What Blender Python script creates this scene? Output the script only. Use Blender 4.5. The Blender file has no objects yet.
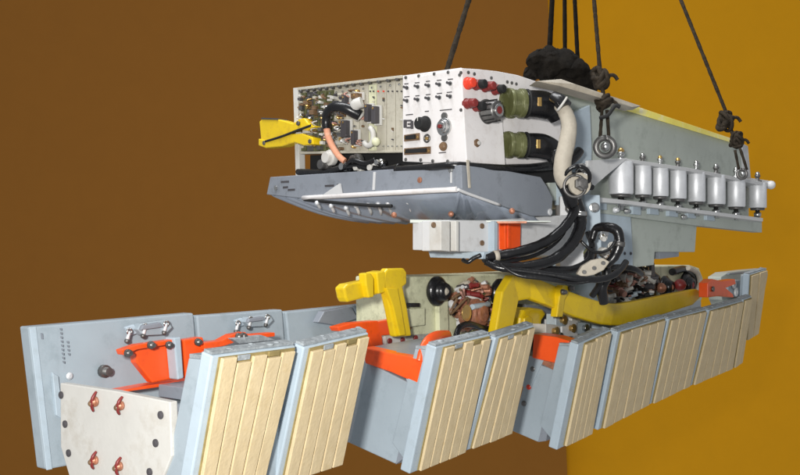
import bpy, bmesh, math, random
from mathutils import Vector, Matrix, noise
V = Vector
random.seed(7)
SC = bpy.context.scene
COL = SC.collection

# ------------------------------------------------------------------ camera
H = 1.5
FPX, CX, CY = 927.0, 400.0, 250.0
cam_d = bpy.data.cameras.new("camera"); cam = bpy.data.objects.new("camera", cam_d); COL.objects.link(cam)
cam.location = (0, 0, H); cam.rotation_euler = (math.radians(90), 0, math.radians(-45))
cam_d.sensor_width = 36; cam_d.lens = FPX / 800 * 36
cam_d.shift_y = (CY - 237.5) / 800
cam_d.clip_start = .05; cam_d.clip_end = 100
SC.camera = cam

# ------------------------------------------------------------------ world / lamps / exposure
w = bpy.data.worlds.new("World"); SC.world = w; w.use_nodes = True
bg = w.node_tree.nodes["Background"]
bg.inputs[0].default_value = (.93, .96, 1, 1); bg.inputs[1].default_value = .34

FW, RT, UP = V((.70711, .70711, 0)), V((.70711, -.70711, 0)), V((0, 0, 1))
def area(name, pos, target, size, energy, color=(1, 1, 1)):
    d = bpy.data.lights.new(name, 'AREA'); d.shape = 'SQUARE'; d.size = size; d.energy = energy; d.color = color
    o = bpy.data.objects.new(name, d); COL.objects.link(o); o.location = pos
    o.rotation_euler = (V(target) - V(pos)).to_track_quat('-Z', 'Y').to_euler(); return o
mid = FW * 3.0 + V((0, 0, H - .1))
area("flash_lamp", V((0, 0, H)) - FW * .15 - RT * .28 + UP * .20, mid, .16, 112, (1, .985, .95))
area("added_wall_fill", V((0, 0, H)) + FW * 3.2 + RT * -.3 + UP * 3.4, V((0, 0, H)) + FW * 17 + RT * -.9 - UP * 1.2, 2.2, 245, (.97, .98, 1))  # fill light added out of view to brighten the walls
area("overhead_area", V((0, 0, H)) + FW * 2.4 - RT * 1.6 + UP * 3.2, mid, 1.6, 34, (.95, .97, 1))  # soft area light from above left
vs = SC.view_settings; vs.view_transform = 'Standard'; vs.look = 'None'; vs.exposure = 0; vs.gamma = 1

# ------------------------------------------------------------------ placing helpers
def ray(u, v): return FW + RT * ((u - CX) / FPX) + UP * ((CY - v) / FPX)
O = V((0, 0, H))
def at(u, v, D): return O + ray(u, v) * D
def onS(u, v, s): r = ray(u, v); return O + r * (s / r.x)      # plane across the upper unit's axis
def onT(u, v, t): r = ray(u, v); return O + r * (t / r.y)      # plane along the upper unit's axis
C_ = (FW * .798 + RT * .6027).normalized()                     # the array's long axis
E_ = (FW * .6027 - RT * .798).normalized()                     # across the array, towards its far row
def onQ(u, v, q): r = ray(u, v); return O + r * (q / r.dot(E_))
def onP(u, v, p): r = ray(u, v); return O + r * (p / r.dot(C_))
def A(p, q, z): return O + C_ * p + E_ * q + UP * z
X, Y, Z = V((1, 0, 0)), V((0, 1, 0)), V((0, 0, 1))

# ------------------------------------------------------------------ materials
def mat(name, col, rough=.5, metal=0, var=.12, scale=9, bump=.0, bscale=60, spec=.5, dirt=None, damt=.0, dscale=14, coat=0):
    m = bpy.data.materials.new(name); m.use_nodes = True; nt = m.node_tree; N = nt.nodes; L = nt.links
    b = N["Principled BSDF"]; b.inputs["Roughness"].default_value = rough; b.inputs["Metallic"].default_value = metal
    b.inputs["Specular IOR Level"].default_value = spec
    b.inputs["Coat Weight"].default_value = coat; b.inputs["Coat Roughness"].default_value = .15
    tc = N.new("ShaderNodeTexCoord")
    n1 = N.new("ShaderNodeTexNoise"); n1.inputs["Scale"].default_value = scale; n1.inputs["Detail"].default_value = 6; n1.inputs["Roughness"].default_value = .65
    L.new(tc.outputs["Object"], n1.inputs["Vector"])
    r = N.new("ShaderNodeValToRGB"); c = V(col)
    r.color_ramp.elements[0].position = .3; r.color_ramp.elements[1].position = .7
    r.color_ramp.elements[0].color = (*(c * (1 - var)), 1); r.color_ramp.elements[1].color = (*[min(1, x * (1 + var)) for x in c], 1)
    L.new(n1.outputs["Fac"], r.inputs["Fac"]); out = r.outputs["Color"]
    if dirt:
        n2 = N.new("ShaderNodeTexNoise"); n2.inputs["Scale"].default_value = dscale; n2.inputs["Detail"].default_value = 8; n2.inputs["Roughness"].default_value = .75
        L.new(tc.outputs["Object"], n2.inputs["Vector"])
        r2 = N.new("ShaderNodeValToRGB"); r2.color_ramp.elements[0].position = .52; r2.color_ramp.elements[1].position = .68
        r2.color_ramp.elements[0].color = (0, 0, 0, 1); r2.color_ramp.elements[1].color = (damt,) * 3 + (1,)
        L.new(n2.outputs["Fac"], r2.inputs["Fac"])
        mx = N.new("ShaderNodeMix"); mx.data_type = 'RGBA'; L.new(r2.outputs["Color"], mx.inputs[0]); L.new(out, mx.inputs[6]); mx.inputs[7].default_value = (*dirt, 1)
        out = mx.outputs[2]
    if name == "cream_ceramic_tile":
        mp = N.new("ShaderNodeMapping"); mp.inputs["Scale"].default_value = (70, 70, 5); L.new(tc.outputs["Object"], mp.inputs["Vector"])
        n4 = N.new("ShaderNodeTexNoise"); n4.inputs["Scale"].default_value = 1; n4.inputs["Detail"].default_value = 5; L.new(mp.outputs[0], n4.inputs["Vector"])
        m4 = N.new("ShaderNodeMapRange"); m4.inputs[1].default_value = .35; m4.inputs[2].default_value = .68; m4.inputs[3].default_value = 0; m4.inputs[4].default_value = .40; L.new(n4.outputs["Fac"], m4.inputs[0])
        mx4 = N.new("ShaderNodeMix"); mx4.data_type = 'RGBA'; L.new(m4.outputs[0], mx4.inputs[0]); L.new(out, mx4.inputs[6]); mx4.inputs[7].default_value = (.52, .40, .22, 1); out = mx4.outputs[2]
    L.new(out, b.inputs["Base Color"])
    mr = N.new("ShaderNodeMapRange"); mr.inputs[3].default_value = max(.02, rough - .1); mr.inputs[4].default_value = min(1, rough + .12)
    L.new(n1.outputs["Fac"], mr.inputs[0]); L.new(mr.outputs[0], b.inputs["Roughness"])
    if bump:
        n3 = N.new("ShaderNodeTexNoise"); n3.inputs["Scale"].default_value = bscale; n3.inputs["Detail"].default_value = 4
        L.new(tc.outputs["Object"], n3.inputs["Vector"])
        bp = N.new("ShaderNodeBump"); bp.inputs["Strength"].default_value = bump; bp.inputs["Distance"].default_value = .004
        L.new(n3.outputs["Fac"], bp.inputs["Height"]); L.new(bp.outputs[0], b.inputs["Normal"])
    return m
M = dict(
    brownwall=mat("brown_wall_paint", (.385, .157, .028), .95, var=.02, scale=3, spec=.1),
    mustard=mat("mustard_wall_paint", (.93, .425, .013), .95, var=.02, scale=3, spec=.1),
    white=mat("white_enamel", (.74, .71, .70), .42, var=.04, dirt=(.45, .38, .33), damt=.35, dscale=22),
    offwhite=mat("off_white_plate", (.56, .545, .51), .5, var=.05, dirt=(.42, .38, .32), damt=.5, dscale=10, bump=.1),
    blue=mat("pale_blue_paint", (.335, .39, .43), .42, var=.06, scale=5, dirt=(.25, .30, .33), damt=.65, dscale=13, bump=.12, bscale=30),
    bluelt=mat("light_blue_flange_paint", (.415, .49, .55), .42, var=.05, scale=8, dirt=(.33, .38, .4), damt=.5, dscale=20, bump=.08),
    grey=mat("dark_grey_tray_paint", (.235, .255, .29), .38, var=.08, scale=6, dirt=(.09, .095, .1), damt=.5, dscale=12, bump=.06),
    under=mat("glossy_grey_paint", (.30, .335, .40), .10, var=.15, scale=8, coat=.6),
    ltgrey=mat("light_grey_paint", (.62, .62, .62), .4, var=.05, dirt=(.3, .28, .26), damt=.4, dscale=18),
    green=mat("grey_green_paint", (.42, .455, .41), .4, var=.06, scale=4, dirt=(.18, .2, .17), damt=.4, dscale=10, bump=.05),
    palegreen=mat("pale_green_paint", (.64, .64, .44), .5, var=.08, dirt=(.22, .22, .13), damt=.6, dscale=16, bump=.08),
    tile=mat("cream_ceramic_tile", (.67, .535, .325), .6, var=.07, scale=22, dirt=(.56, .40, .18), damt=.4, dscale=32, bump=.25, bscale=120),
    grout=mat("ochre_grout", (.27, .205, .08), .8, var=.2, scale=30, bump=.2),
    rough=mat("rough_grey_sealant", (.27, .295, .31), .75, var=.3, scale=38, dirt=(.48, .52, .54), damt=.8, dscale=50, bump=.35, bscale=90),
    orange=mat("orange_enamel", (.88, .095, .012), .33, var=.06, dirt=(.5, .05, .01), damt=.5, dscale=18, coat=.2),
    yellow=mat("yellow_enamel", (.74, .51, .006), .36, var=.07, dirt=(.45, .28, .015), damt=.5, dscale=18, bump=.15, coat=.15),
    glintlip=mat("pale_yellow_glint_and_lip", (.98, .82, .17), .35, var=.08, dirt=(.95, .9, .7), damt=.8, dscale=8),  # glint colour of the beam's top edge, shared with the lip
    black=mat("black_rubber", (.008, .008, .009), .27, var=.3, scale=20, bump=.35, bscale=45),
    blackm=mat("matt_black", (.008, .008, .008), .75, var=.3),
    cloth=mat("black_cloth", (.008, .0065, .005), .9, spec=.12, var=.5, scale=30, bump=.9, bscale=70),
    rope=mat("dark_brown_rope", (.028, .021, .014), .85, spec=.2, var=.5, scale=60, bump=.8, bscale=150),
    steel=mat("steel", (.55, .55, .54), .25, 1, var=.15, scale=25),
    alu=mat("brushed_aluminium", (.76, .77, .79), .44, .35, var=.08, scale=25, bump=.05),
    dsteel=mat("dull_dark_steel", (.16, .155, .15), .4, .7, var=.3, scale=25),
    olive=mat("olive_connector", (.12, .125, .05), .35, .25, var=.15, scale=20, dirt=(.35, .35, .22), damt=.6, dscale=30),
    brass=mat("brass", (.68, .44, .16), .3, .9, var=.2, scale=30),
    copper=mat("copper_brown", (.40, .17, .10), .42, .35, var=.35, scale=40, dirt=(.55, .32, .25), damt=.7, dscale=60),
    darkred=mat("dark_red_plastic", (.19, .02, .018), .4, var=.2),
    red=mat("red_plastic", (.72, .05, .02), .35, var=.1),
    beige=mat("beige_hose", (.45, .405, .33), .6, var=.12, scale=20, dirt=(.3, .25, .2), damt=.6, dscale=26, bump=.3, bscale=100),
    pink=mat("salmon_hose", (.72, .33, .20), .45, var=.1, dirt=(.8, .55, .4), damt=.6, dscale=30),
    tan=mat("tan_card_paint", (.46, .43, .35), .5, var=.1, scale=14, dirt=(.25, .22, .16), damt=.6, dscale=35, bump=.1),
    bronze=mat("brown_bakelite", (.16, .095, .05), .4, var=.4, scale=40),
    wire=mat("pink_wire", (.48, .25, .20), .5, var=.2),
    ink=mat("dark_ink", (.06, .055, .06), .6, var=.2),
)

# ------------------------------------------------------------------ mesh builder
class MB:
    def __init__(s): s.bm = bmesh.new(); s.mats = []
    def _mi(s, m):
        if m not in s.mats: s.mats.append(m)
        return s.mats.index(m)
    def prism(s, pts, vec, m='blue'):
        pts = [V(p) for p in pts]; vec = V(vec); n = V((0, 0, 0))
        for i in range(len(pts)): n += (pts[i] - pts[0]).cross(pts[(i + 1) % len(pts)] - pts[0])
        if n.dot(vec) > 0: pts.reverse()
        a = [s.bm.verts.new(p) for p in pts]; b = [s.bm.verts.new(p + vec) for p in pts]; mi = s._mi(m)
        fs = [s.bm.faces.new(a), s.bm.faces.new(b[::-1])]
        k = len(pts)
        for i in range(k): fs.append(s.bm.faces.new([a[(i + 1) % k], a[i], b[i], b[(i + 1) % k]]))
        for f in fs: f.material_index = mi
        return s
    def hexa(s, a, b, m='blue'):           # two matching polygons
        a = [s.bm.verts.new(V(p)) for p in a]; b = [s.bm.verts.new(V(p)) for p in b]; mi = s._mi(m); k = len(a)
        fs = [s.bm.faces.new(a), s.bm.faces.new(b[::-1])]
        for i in range(k): fs.append(s.bm.faces.new([a[(i + 1) % k], a[i], b[i], b[(i + 1) % k]]))
        for f in fs: f.material_index = mi
        bmesh.ops.recalc_face_normals(s.bm, faces=fs); return s
    def box(s, c, sx, sy, sz, m='blue', ax=(X, Y, Z)):
        c = V(c); a, b, d = ax[0] * sx / 2, ax[1] * sy / 2, ax[2] * sz / 2
        return s.prism([c - a - b - d, c + a - b - d, c + a + b - d, c - a + b - d], d * 2, m)
    def tube(s, path, r, m='black', n=10, smooth=True, sub=6, squash=1.0, wob=0):
        P = [V(p) for p in path]; R = r if isinstance(r, (list, tuple)) else [r] * len(P)
        if len(P) > 2 and sub > 1:
            Q, RR = [], []
            for i in range(len(P) - 1):
                p0 = P[max(i - 1, 0)]; p1 = P[i]; p2 = P[i + 1]; p3 = P[min(i + 2, len(P) - 1)]
                for k in range(sub):
                    t = k / sub
                    Q.append(.5 * ((2 * p1) + (p2 - p0) * t + (2 * p0 - 5 * p1 + 4 * p2 - p3) * t * t + (3 * p1 - p0 - 3 * p2 + p3) * t ** 3))
                    RR.append(R[i] * (1 - t) + R[i + 1] * t)
            Q.append(P[-1]); RR.append(R[-1]); P, R = Q, RR
        mi = s._mi(m); T = (P[1] - P[0]).normalized(); up = Z if abs(T.z) < .9 else X
        N = (up - T * up.dot(T)).normalized(); rings = []
        for i, p in enumerate(P):
            T2 = ((P[min(i + 1, len(P) - 1)] - P[max(i - 1, 0)])).normalized()
            N = (N - T2 * N.dot(T2)).normalized(); B = T2.cross(N)
            rr = R[i] * (1 + (random.uniform(-wob, wob) if wob else 0))
            rings.append([s.bm.verts.new(p + (N * math.cos(2 * math.pi * k / n) + B * math.sin(2 * math.pi * k / n) * squash) * rr) for k in range(n)])
        for i in range(len(rings) - 1):
            for k in range(n):
                f = s.bm.faces.new([rings[i][k], rings[i][(k + 1) % n], rings[i + 1][(k + 1) % n], rings[i + 1][k]]); f.smooth = smooth; f.material_index = mi
        f = s.bm.faces.new(rings[0][::-1]); f.material_index = mi
        f = s.bm.faces.new(rings[-1]); f.material_index = mi
        return s
    def cyl(s, p0, p1, r, m='steel', n=20, r2=None, smooth=True):
        return s.tube([p0, p1], [r, r if r2 is None else r2], m, n, smooth, 1)
    def lathe(s, p0, d, prof, m='steel', n=24):   # prof = [(along, radius)...]
        d = V(d).normalized(); up = Z if abs(d.z) < .9 else X; N = (up - d * up.dot(d)).normalized(); B = d.cross(N); rings = []
        mi = s._mi(m)
        for a, r in prof:
            rings.append([s.bm.verts.new(V(p0) + d * a + (N * math.cos(2 * math.pi * k / n) + B * math.sin(2 * math.pi * k / n)) * max(r, .0003)) for k in range(n)])
        for i in range(len(rings) - 1):
            for k in range(n):
                f = s.bm.faces.new([rings[i][k], rings[i][(k + 1) % n], rings[i + 1][(k + 1) % n], rings[i + 1][k]]); f.material_index = mi
                f.smooth = abs(prof[i][1] - prof[i + 1][1]) < abs(prof[i][0] - prof[i + 1][0]) * 1.5
        s.bm.faces.new(rings[0][::-1]).material_index = mi; s.bm.faces.new(rings[-1]).material_index = mi
        return s
    def torus(s, c, ax, R, r, m='black', n=24, k=8, arc=1.0, a0=0, sq=1.0):
        d = V(ax).normalized(); up = Z if abs(d.z) < .9 else X; N = (up - d * up.dot(d)).normalized(); B = d.cross(N)
        pts = [V(c) + (N * math.cos(a0 + 2 * math.pi * arc * i / n) + B * sq * math.sin(a0 + 2 * math.pi * arc * i / n)) * R for i in range(n + 1)]
        return s.tube(pts, r, m, k, sub=1)
    def ball(s, c, r, m='steel', sc=(1, 1, 1), n=2):
        res = bmesh.ops.create_icosphere(s.bm, subdivisions=n, radius=1)
        mi = s._mi(m)
        for v in res['verts']: v.co = V((v.co.x * r * sc[0], v.co.y * r * sc[1], v.co.z * r * sc[2])) + V(c)
        for v in res['verts']:
            for f in v.link_faces: f.material_index = mi; f.smooth = True
        return s
    def build(s, name, parent=None, bevel=.0018, m=None):
        off = parent['_w'] if parent is not None and '_w' in parent else None
        o3 = V(off) if off is not None else V((0, 0, 0))
        if parent is None:
            cs = [v.co for v in s.bm.verts]; o3 = V((sum(c.x for c in cs) / len(cs), sum(c.y for c in cs) / len(cs), min(c.z for c in cs)))
        for v in s.bm.verts: v.co -= o3
        me = bpy.data.meshes.new(name); s.bm.to_mesh(me); s.bm.free()
        for k in s.mats: me.materials.append(M[k])
        o = bpy.data.objects.new(name, me); COL.objects.link(o)
        if parent is not None: o.parent = parent
        else: o.location = o3
        if parent is not None: WOFF[o.name] = o3
        if bevel:
            b = o.modifiers.new("bevel", 'BEVEL'); b.width = bevel; b.segments = 2; b.limit_method = 'ANGLE'; b.angle_limit = math.radians(38); b.use_clamp_overlap = True
        o['_w'] = list(o3)
        return o
WOFF = {}
def tag(o, label, cat, group=None, kind=None):
    o['label'] = label; o['category'] = cat
    if group: o['group'] = group
    if kind: o['kind'] = kind
    return o
def thing(name, label, cat, loc, group=None):
    o = bpy.data.objects.new(name, None); COL.objects.link(o); o.location = V(loc); o.empty_display_size = .05
    o['_w'] = list(V(loc)); return tag(o, label, cat, group)
def px(n, D): return n * D / FPX

# ================================================================== SETTING
mb = MB(); c0 = at(1300, 250, 17.5); a0 = at(200, 250, 17.5)
lo, hi = V((0, 0, -7)), V((0, 0, 8))
mb.prism([a0 + lo, c0 + lo, c0 + hi, a0 + hi], FW * .15, 'mustard')
o = mb.build("mustard_wall", bevel=0); o['kind'] = 'structure'; o['label'] = 'plain mustard yellow wall behind the right half'
mb = MB(); e0, e1 = at(567.5, 480, 17), at(547.5, -6, 17); d = (e1 - e0) / (e1.z - e0.z)
bl, tl = e0 + d * (-4), e1 + d * 3; L0 = -RT * 13
mb.prism([bl + L0, bl, tl, tl + L0], FW * .12, 'brownwall')
o = mb.build("brown_wall", bevel=0); o['kind'] = 'structure'; o['label'] = 'plain brown wall panel behind the left half'

# ================================================================== UPPER UNIT
SF, TS = 2.263, 1.979          # front face plane, side face plane
def F(u, v, d=0): return onS(u, v, SF) - X * d
def G(u, v, d=0): return onT(u, v, TS) - Y * d

# ---------- instrument case
case = thing("instrument_case", "white instrument case with knobs and round connectors, topmost at the front of the hanging machine", "instrument case", F(462, 165))
mb = MB()   # white corner box
mb.prism([F(402.5, 75.5), F(461, 67.5), F(467, 164.5), F(402.5, 161.5)], X * .20, 'white')
mb.build("front_panel", case, .003)
mb = MB()
pts = [(461.5, 68), (478, 69), (497, 71), (518, 75), (536, 81), (561, 92), (561, 163), (467, 165.5)]
mb.prism([G(u, v) + X * .001 for u, v in pts], Y * .20, 'white')
mb.build("side_panel", case, .003)
mb = MB()
tl_, tr_, br_, bl_ = F(293.5, 89.5), F(402, 76), F(402, 161), F(294, 152)
mb.prism([F(296, 90, -.03), F(402, 76.5, -.03), F(402, 150, -.03), F(296, 152, -.03)], X * .30, 'tan')
mb.build("rack_body", case)
mb = MB()   # rack corner post and rails
mb.prism([F(293, 88), F(297.5, 87.5), F(299.5, 176), F(295.5, 176)], X * .03, 'offwhite')
mb.prism([F(297, 87.5), F(402, 75), F(402, 78), F(297, 90.3)], X * .035, 'tan')
mb.prism([F(299, 151.5), F(402, 150), F(402, 152.5), F(299, 154)], X * .035, 'tan')
mb.build("rack_frame", case)
mb = MB()   # dark gap under the rack, its darkness put in as black blocks
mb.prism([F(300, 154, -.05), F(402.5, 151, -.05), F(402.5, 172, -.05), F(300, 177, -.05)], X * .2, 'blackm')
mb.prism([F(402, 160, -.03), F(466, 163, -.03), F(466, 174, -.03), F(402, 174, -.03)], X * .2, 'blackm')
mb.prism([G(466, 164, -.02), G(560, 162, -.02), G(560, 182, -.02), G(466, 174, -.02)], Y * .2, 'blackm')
mb.build("dark_gap_fill", case)
# circuit cards
edges = [298, 304, 311, 317, 323, 329.5, 336, 343, 350, 357, 366, 374, 384, 393, 402]
topv = lambda u: 90 - (u - 297) * .124
pal = ['bronze', 'ink', 'dsteel', 'tan', 'offwhite', 'steel', 'brass', 'bronze', 'ink']
for i in range(len(edges) - 1):
    a, b = edges[i] + .35, edges[i + 1] - .35
    mb = MB(); base = random.choice(['bronze', 'tan', 'olive', 'dsteel']) if i < 7 else 'tan' if i < 10 else ('palegreen' if i == 10 else 'tan')
    dd = random.uniform(-.022, -.010) if i < 8 else -.012
    mb.prism([F(a, topv(a) + 3, dd), F(b, topv(b) + 3, dd), F(b, 150.5, dd), F(a, 151, dd)], X * .02, base)
    mb.cyl(F((a + b) / 2, topv(a) + 1.5, -.004), F((a + b) / 2, topv(a) + 1.5, .008), .0055, 'dsteel', 8)
    mb.cyl(F((a + b) / 2, topv(a) + 6, dd), F((a + b) / 2, topv(a) + 6, dd + .006), .004, 'steel', 8)
    if i < 7:
        v = topv(a) + 8
        while v < 148:
            hgt = random.uniform(1.4, 4.6); wd = random.uniform(.45, .95); k = random.choice(pal); off = random.uniform(0, 1 - wd) * (b - a); pr = random.uniform(.004, .026)
            if random.random() < .3: mb.cyl(F((a + b) / 2, v + hgt / 2, dd), F((a + b) / 2, v + hgt / 2, dd + pr), px(1.6, 3.4), k, 10)
            else: mb.prism([F(a + off, v, dd), F(a + off + wd * (b - a), v, dd), F(a + off + wd * (b - a), v + hgt, dd), F(a + off, v + hgt, dd)], -X * pr, k)
            v += hgt + random.uniform(.4, 2.0)
    elif i < 10:
        for v in (100, 106, 126, 141):
            mb.cyl(F((a + b) / 2, v, dd), F((a + b) / 2, v, dd + .01), px(1.2, 3.3), random.choice(['ink', 'steel', 'bronze']), 10)
    else:
        for uu in (a + 2, b - 2):
            mb.cyl(F(uu, 91, dd), F(uu, 91, dd + .006), px(.9, 3.2), 'red' if i == 11 else 'ink', 8)
            mb.cyl(F(uu, 146, dd), F(uu, 146, dd + .006), px(.9, 3.2), 'steel', 8)
        for _ in range(4):
            vv_ = random.uniform(96, 142); mb.prism([F(uu - .8, vv_, dd), F(uu + .8, vv_, dd), F(uu + .8, vv_ + random.uniform(1, 4), dd), F(uu - .8, vv_ + 1, dd)], -X * .006, random.choice(['ink', 'offwhite', 'bronze', 'dsteel', 'tan']))
    mb.build("circuit_card", case, .001)
for i in range(80):
    u = random.uniform(298, 362); v = random.uniform(topv(u) + 6, 147); mb = MB()
    a_ = V((random.uniform(-3, 3), random.uniform(-5, 5), 0)); m_ = random.choice(['offwhite', 'steel', 'steel', 'brass', 'ink', 'offwhite', 'bronze', 'wire'])
    if i % 2: mb.tube([F(u, v, .0), F(u + a_.x * .5, v + a_.y * .5, .02), F(u + a_.x, v + a_.y, .0)], .0028, m_, 6)
    else: mb.lathe(F(u, v, -.012), -X, [(0, .006), (.012, .006), (.013, .0035), (.02, .0035)], m_, 8)
    mb.build("wire_link" if i % 2 else "terminal", case, 0)
# plugs on the rack
for (u0, v0, u1, v1, m_) in [(368.5, 105, 372, 122, 'ink'), (375.5, 107, 379.5, 124, 'ink'), (355, 131, 358, 145, 'ink'), (346, 96, 349, 108, 'ink'), (345, 121, 350, 138, 'ink'), (355, 94, 362, 99, 'bronze')]:
    mb = MB(); mb.prism([F(u0, v0), F(u1, v0 - .4), F(u1, v1 - .4), F(u0, v1)], -X * .022, m_)
    mb.prism([F(u0 - 1.4, v0 - 1.5), F(u1 + 1.4, v0 - 1.9), F(u1 + 1.4, v1 + 1.1), F(u0 - 1.4, v1 + 1.5)], X * .008, 'offwhite')
    mb.cyl(F((u0 + u1) / 2, v0 + 2, .022), F((u0 + u1) / 2, v0 + 2, .025), .004, 'brass', 8); mb.build("plug_socket", case, .001)
mb = MB(); mb.torus(F(371, 137, .012), X, .032, .010, 'offwhite', 20, 8, arc=.62, a0=.3, sq=.8)
mb.ball(F(378, 142, .01), .016, 'palegreen'); mb.build("white_hook", case, 0)
mb = MB(); mb.tube([F(362, 118, .01), F(361, 112, .03), F(364, 106, .04), F(368, 103, .03)], .02, 'offwhite', 12); mb.build("white_bandage", case, 0)
# white front panel furniture
for r_, v in enumerate((88, 101)):
    for k in range(5):
        u = 407.5 + k * 10.8; vv = v - (u - 407) * .10 - (2 if r_ else 0) * 0
        mb = MB(); mb.cyl(F(u, vv), F(u, vv, .004), .0075, 'steel', 14); mb.cyl(F(u, vv, .004), F(u - .4, vv - .6, .018), .0036, 'ink', 8, r2=.0045); mb.build("toggle_switch", case, 0)
for u, v, ww in [(404.5, 83.5, 4), (415, 82.5, 4.5), (426, 81, 4), (437, 80, 4.5), (448, 79, 5), (404.5, 96.5, 5), (415.5, 95.5, 4), (426, 94.3, 4.5), (437, 93.2, 5), (447, 92, 5), (406, 114.5, 7), (425, 111, 4), (440, 110, 12), (443, 137, 4), (439, 152.5, 7)]:
    mb = MB(); mb.prism([F(u, v), F(u + ww, v - ww * .1), F(u + ww, v + 1 - ww * .1), F(u, v + 1)], -X * .0015, 'ink'); mb.build("printed_mark", case, 0)
mb = MB(); mb.lathe(F(425.5, 124), -X, [(0, .027), (.006, .027), (.007, .022), (.034, .0205), (.038, .017)], 'blackm', 28); mb.box(F(425.5, 120, .038), .003, .003, .014, 'offwhite'); mb.build("selector_knob", case, .001)
mb = MB(); c = F(445, 127)
mb.lathe(c + Z * .0, -X, [(0, .030), (.008, .030), (.009, .022), (.018, .022), (.019, .016), (.024, .016)], 'steel', 26)
for dz in (-.036, .036): mb.cyl(c + Z * dz, c + Z * dz - X * .007, .012, 'dsteel', 14); 
mb.cyl(c - X * .024, c - X * .03, .007, 'darkred', 12); mb.build("round_socket", case, .001)
mb = MB(); c = F(444, 146.5); mb.lathe(c, -X, [(0, .015), (.006, .015), (.007, .010), (.014, .010)], 'bronze', 18); mb.build("small_socket", case, 0)
mb = MB(); c = F(427.5, 138.5); mb.torus(c - X * .003, X, .012, .0035, 'dsteel'); mb.cyl(c, c - X * .006, .006, 'brass', 10); mb.build("key_lock", case, 0)
for (u0, v0, u1, v1) in [(405, 134, 420, 141), (405, 147.5, 431, 154.5)]:
    mb = MB(); mb.prism([F(u0, v0 + 1), F(u1, v0 - 1), F(u1, v1 - .7), F(u0, v1 + .6)], -X * .005, 'bronze')
    mb.prism([F(u0 + 2.5, v0 + 2.2, .005), F(u1 - 3, v0 + .6, .005), F(u1 - 3, v1 - 2, .005), F(u0 + 2.5, v1 - 1.2, .005)], -X * .008, 'blackm')
    for uu in (u0 + 1.2, u1 - 1.3): mb.cyl(F(uu, (v0 + v1) / 2, .005), F(uu, (v0 + v1) / 2, .008), .0042, 'brass', 10)
    mb.build("ribbon_socket", case, .0008)
mb = MB()
for (u, v, w_, h_) in [(405, 120, 2, 8), (408, 120, 4, 1.6), (409, 123.5, 3.5, 1.6), (408, 127, 4, 1.6), (412, 121, 1.6, 8)]:
    mb.prism([F(u, v), F(u + w_, v - .2), F(u + w_, v + h_ - .2), F(u, v + h_)], -X * .008, 'ink')
mb.build("jumper_block", case, .0006)
for u, v in [(406, 77.6), (419, 76), (434.5, 74), (448.5, 72.3), (406, 159.5), (421, 160), (433, 161), (448, 161.3), (460, 75)]:
    mb = MB(); mb.lathe(F(u, v), -X, [(0, .006), (.003, .006), (.004, .004)], 'dsteel', 10); mb.build("screw", case, 0)
# side panel furniture
def knob(u, v, cap, r=.016, dep=.045):
    mb = MB(); c = G(u, v)
    mb.lathe(c, -Y, [(0, r * 1.15), (.006, r * 1.15), (.007, r), (dep * .55, r)], 'red' if cap == 'red' else 'darkred', 20)
    mb.lathe(c - Y * (dep * .55 + .0005), -Y, [(0, r * .96), (dep * .4, r * .86), (dep * .45, r * .6)], {'red': 'red', 'b': 'blackm', 'd': 'darkred'}[cap], 20)
    mb.build("push_button", case, .0008)
knob(467, 83.5, 'red', .018, .03); knob(475, 85, 'b'); knob(484, 87, 'd'); knob(494, 90, 'b'); knob(465.5, 104, 'd'); knob(474, 107, 'b')
mb = MB(); c = G(485, 112)
mb.lathe(c, -Y, [(0, .042), (.01, .042), (.011, .036), (.05, .034), (.056, .030)], 'dsteel', 30)
for k in range(12):
    a = k * math.pi / 6; mb.box(c - Y * .03 + X * math.cos(a) * .036 + Z * math.sin(a) * .036, .004, .045, .004, 'blackm')
mb.cyl(c - Y * .056, c - Y * .062, .022, 'steel', 24); mb.cyl(c - Y * .062, c - Y * .0635, .013, 'darkred', 16); mb.build("pressure_gauge", case, .001)
mb = MB(); c = G(473, 143.5); mb.lathe(c, -Y, [(0, .019), (.006, .019), (.0065, .014), (.02, .014), (.021, .008), (.024, .008)], 'bronze', 6); mb.cyl(c - Y * .024, c - Y * .027, .007, 'offwhite', 10); mb.build("hex_plug", case, .0008)
for u, v in [(460.5, 72.7), (468, 72.5), (474, 74), (491, 78), (507, 82), (511.5, 83), (516, 84), (481, 131), (502, 136), (481, 150.5), (497, 150.5), (460.5, 110), (464, 158), (470, 157.5), (481, 160.5), (540, 95), (552, 100), (552, 152)]:
    mb = MB(); mb.lathe(G(u, v), -Y, [(0, .0058), (.003, .0058), (.004, .004)], 'darkred' if u in (481, 502) else 'dsteel', 10); mb.build("screw", case, 0)
mb = MB(); mb.prism([G(469, 114.5), G(476, 115), G(476, 116), G(469, 115.5)], -Y * .0015, 'ink'); mb.prism([G(488, 129), G(495, 129.6), G(495, 130.3), G(488, 129.8)], -Y * .0015, 'ink'); mb.build("printed_mark", case, 0)
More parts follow.
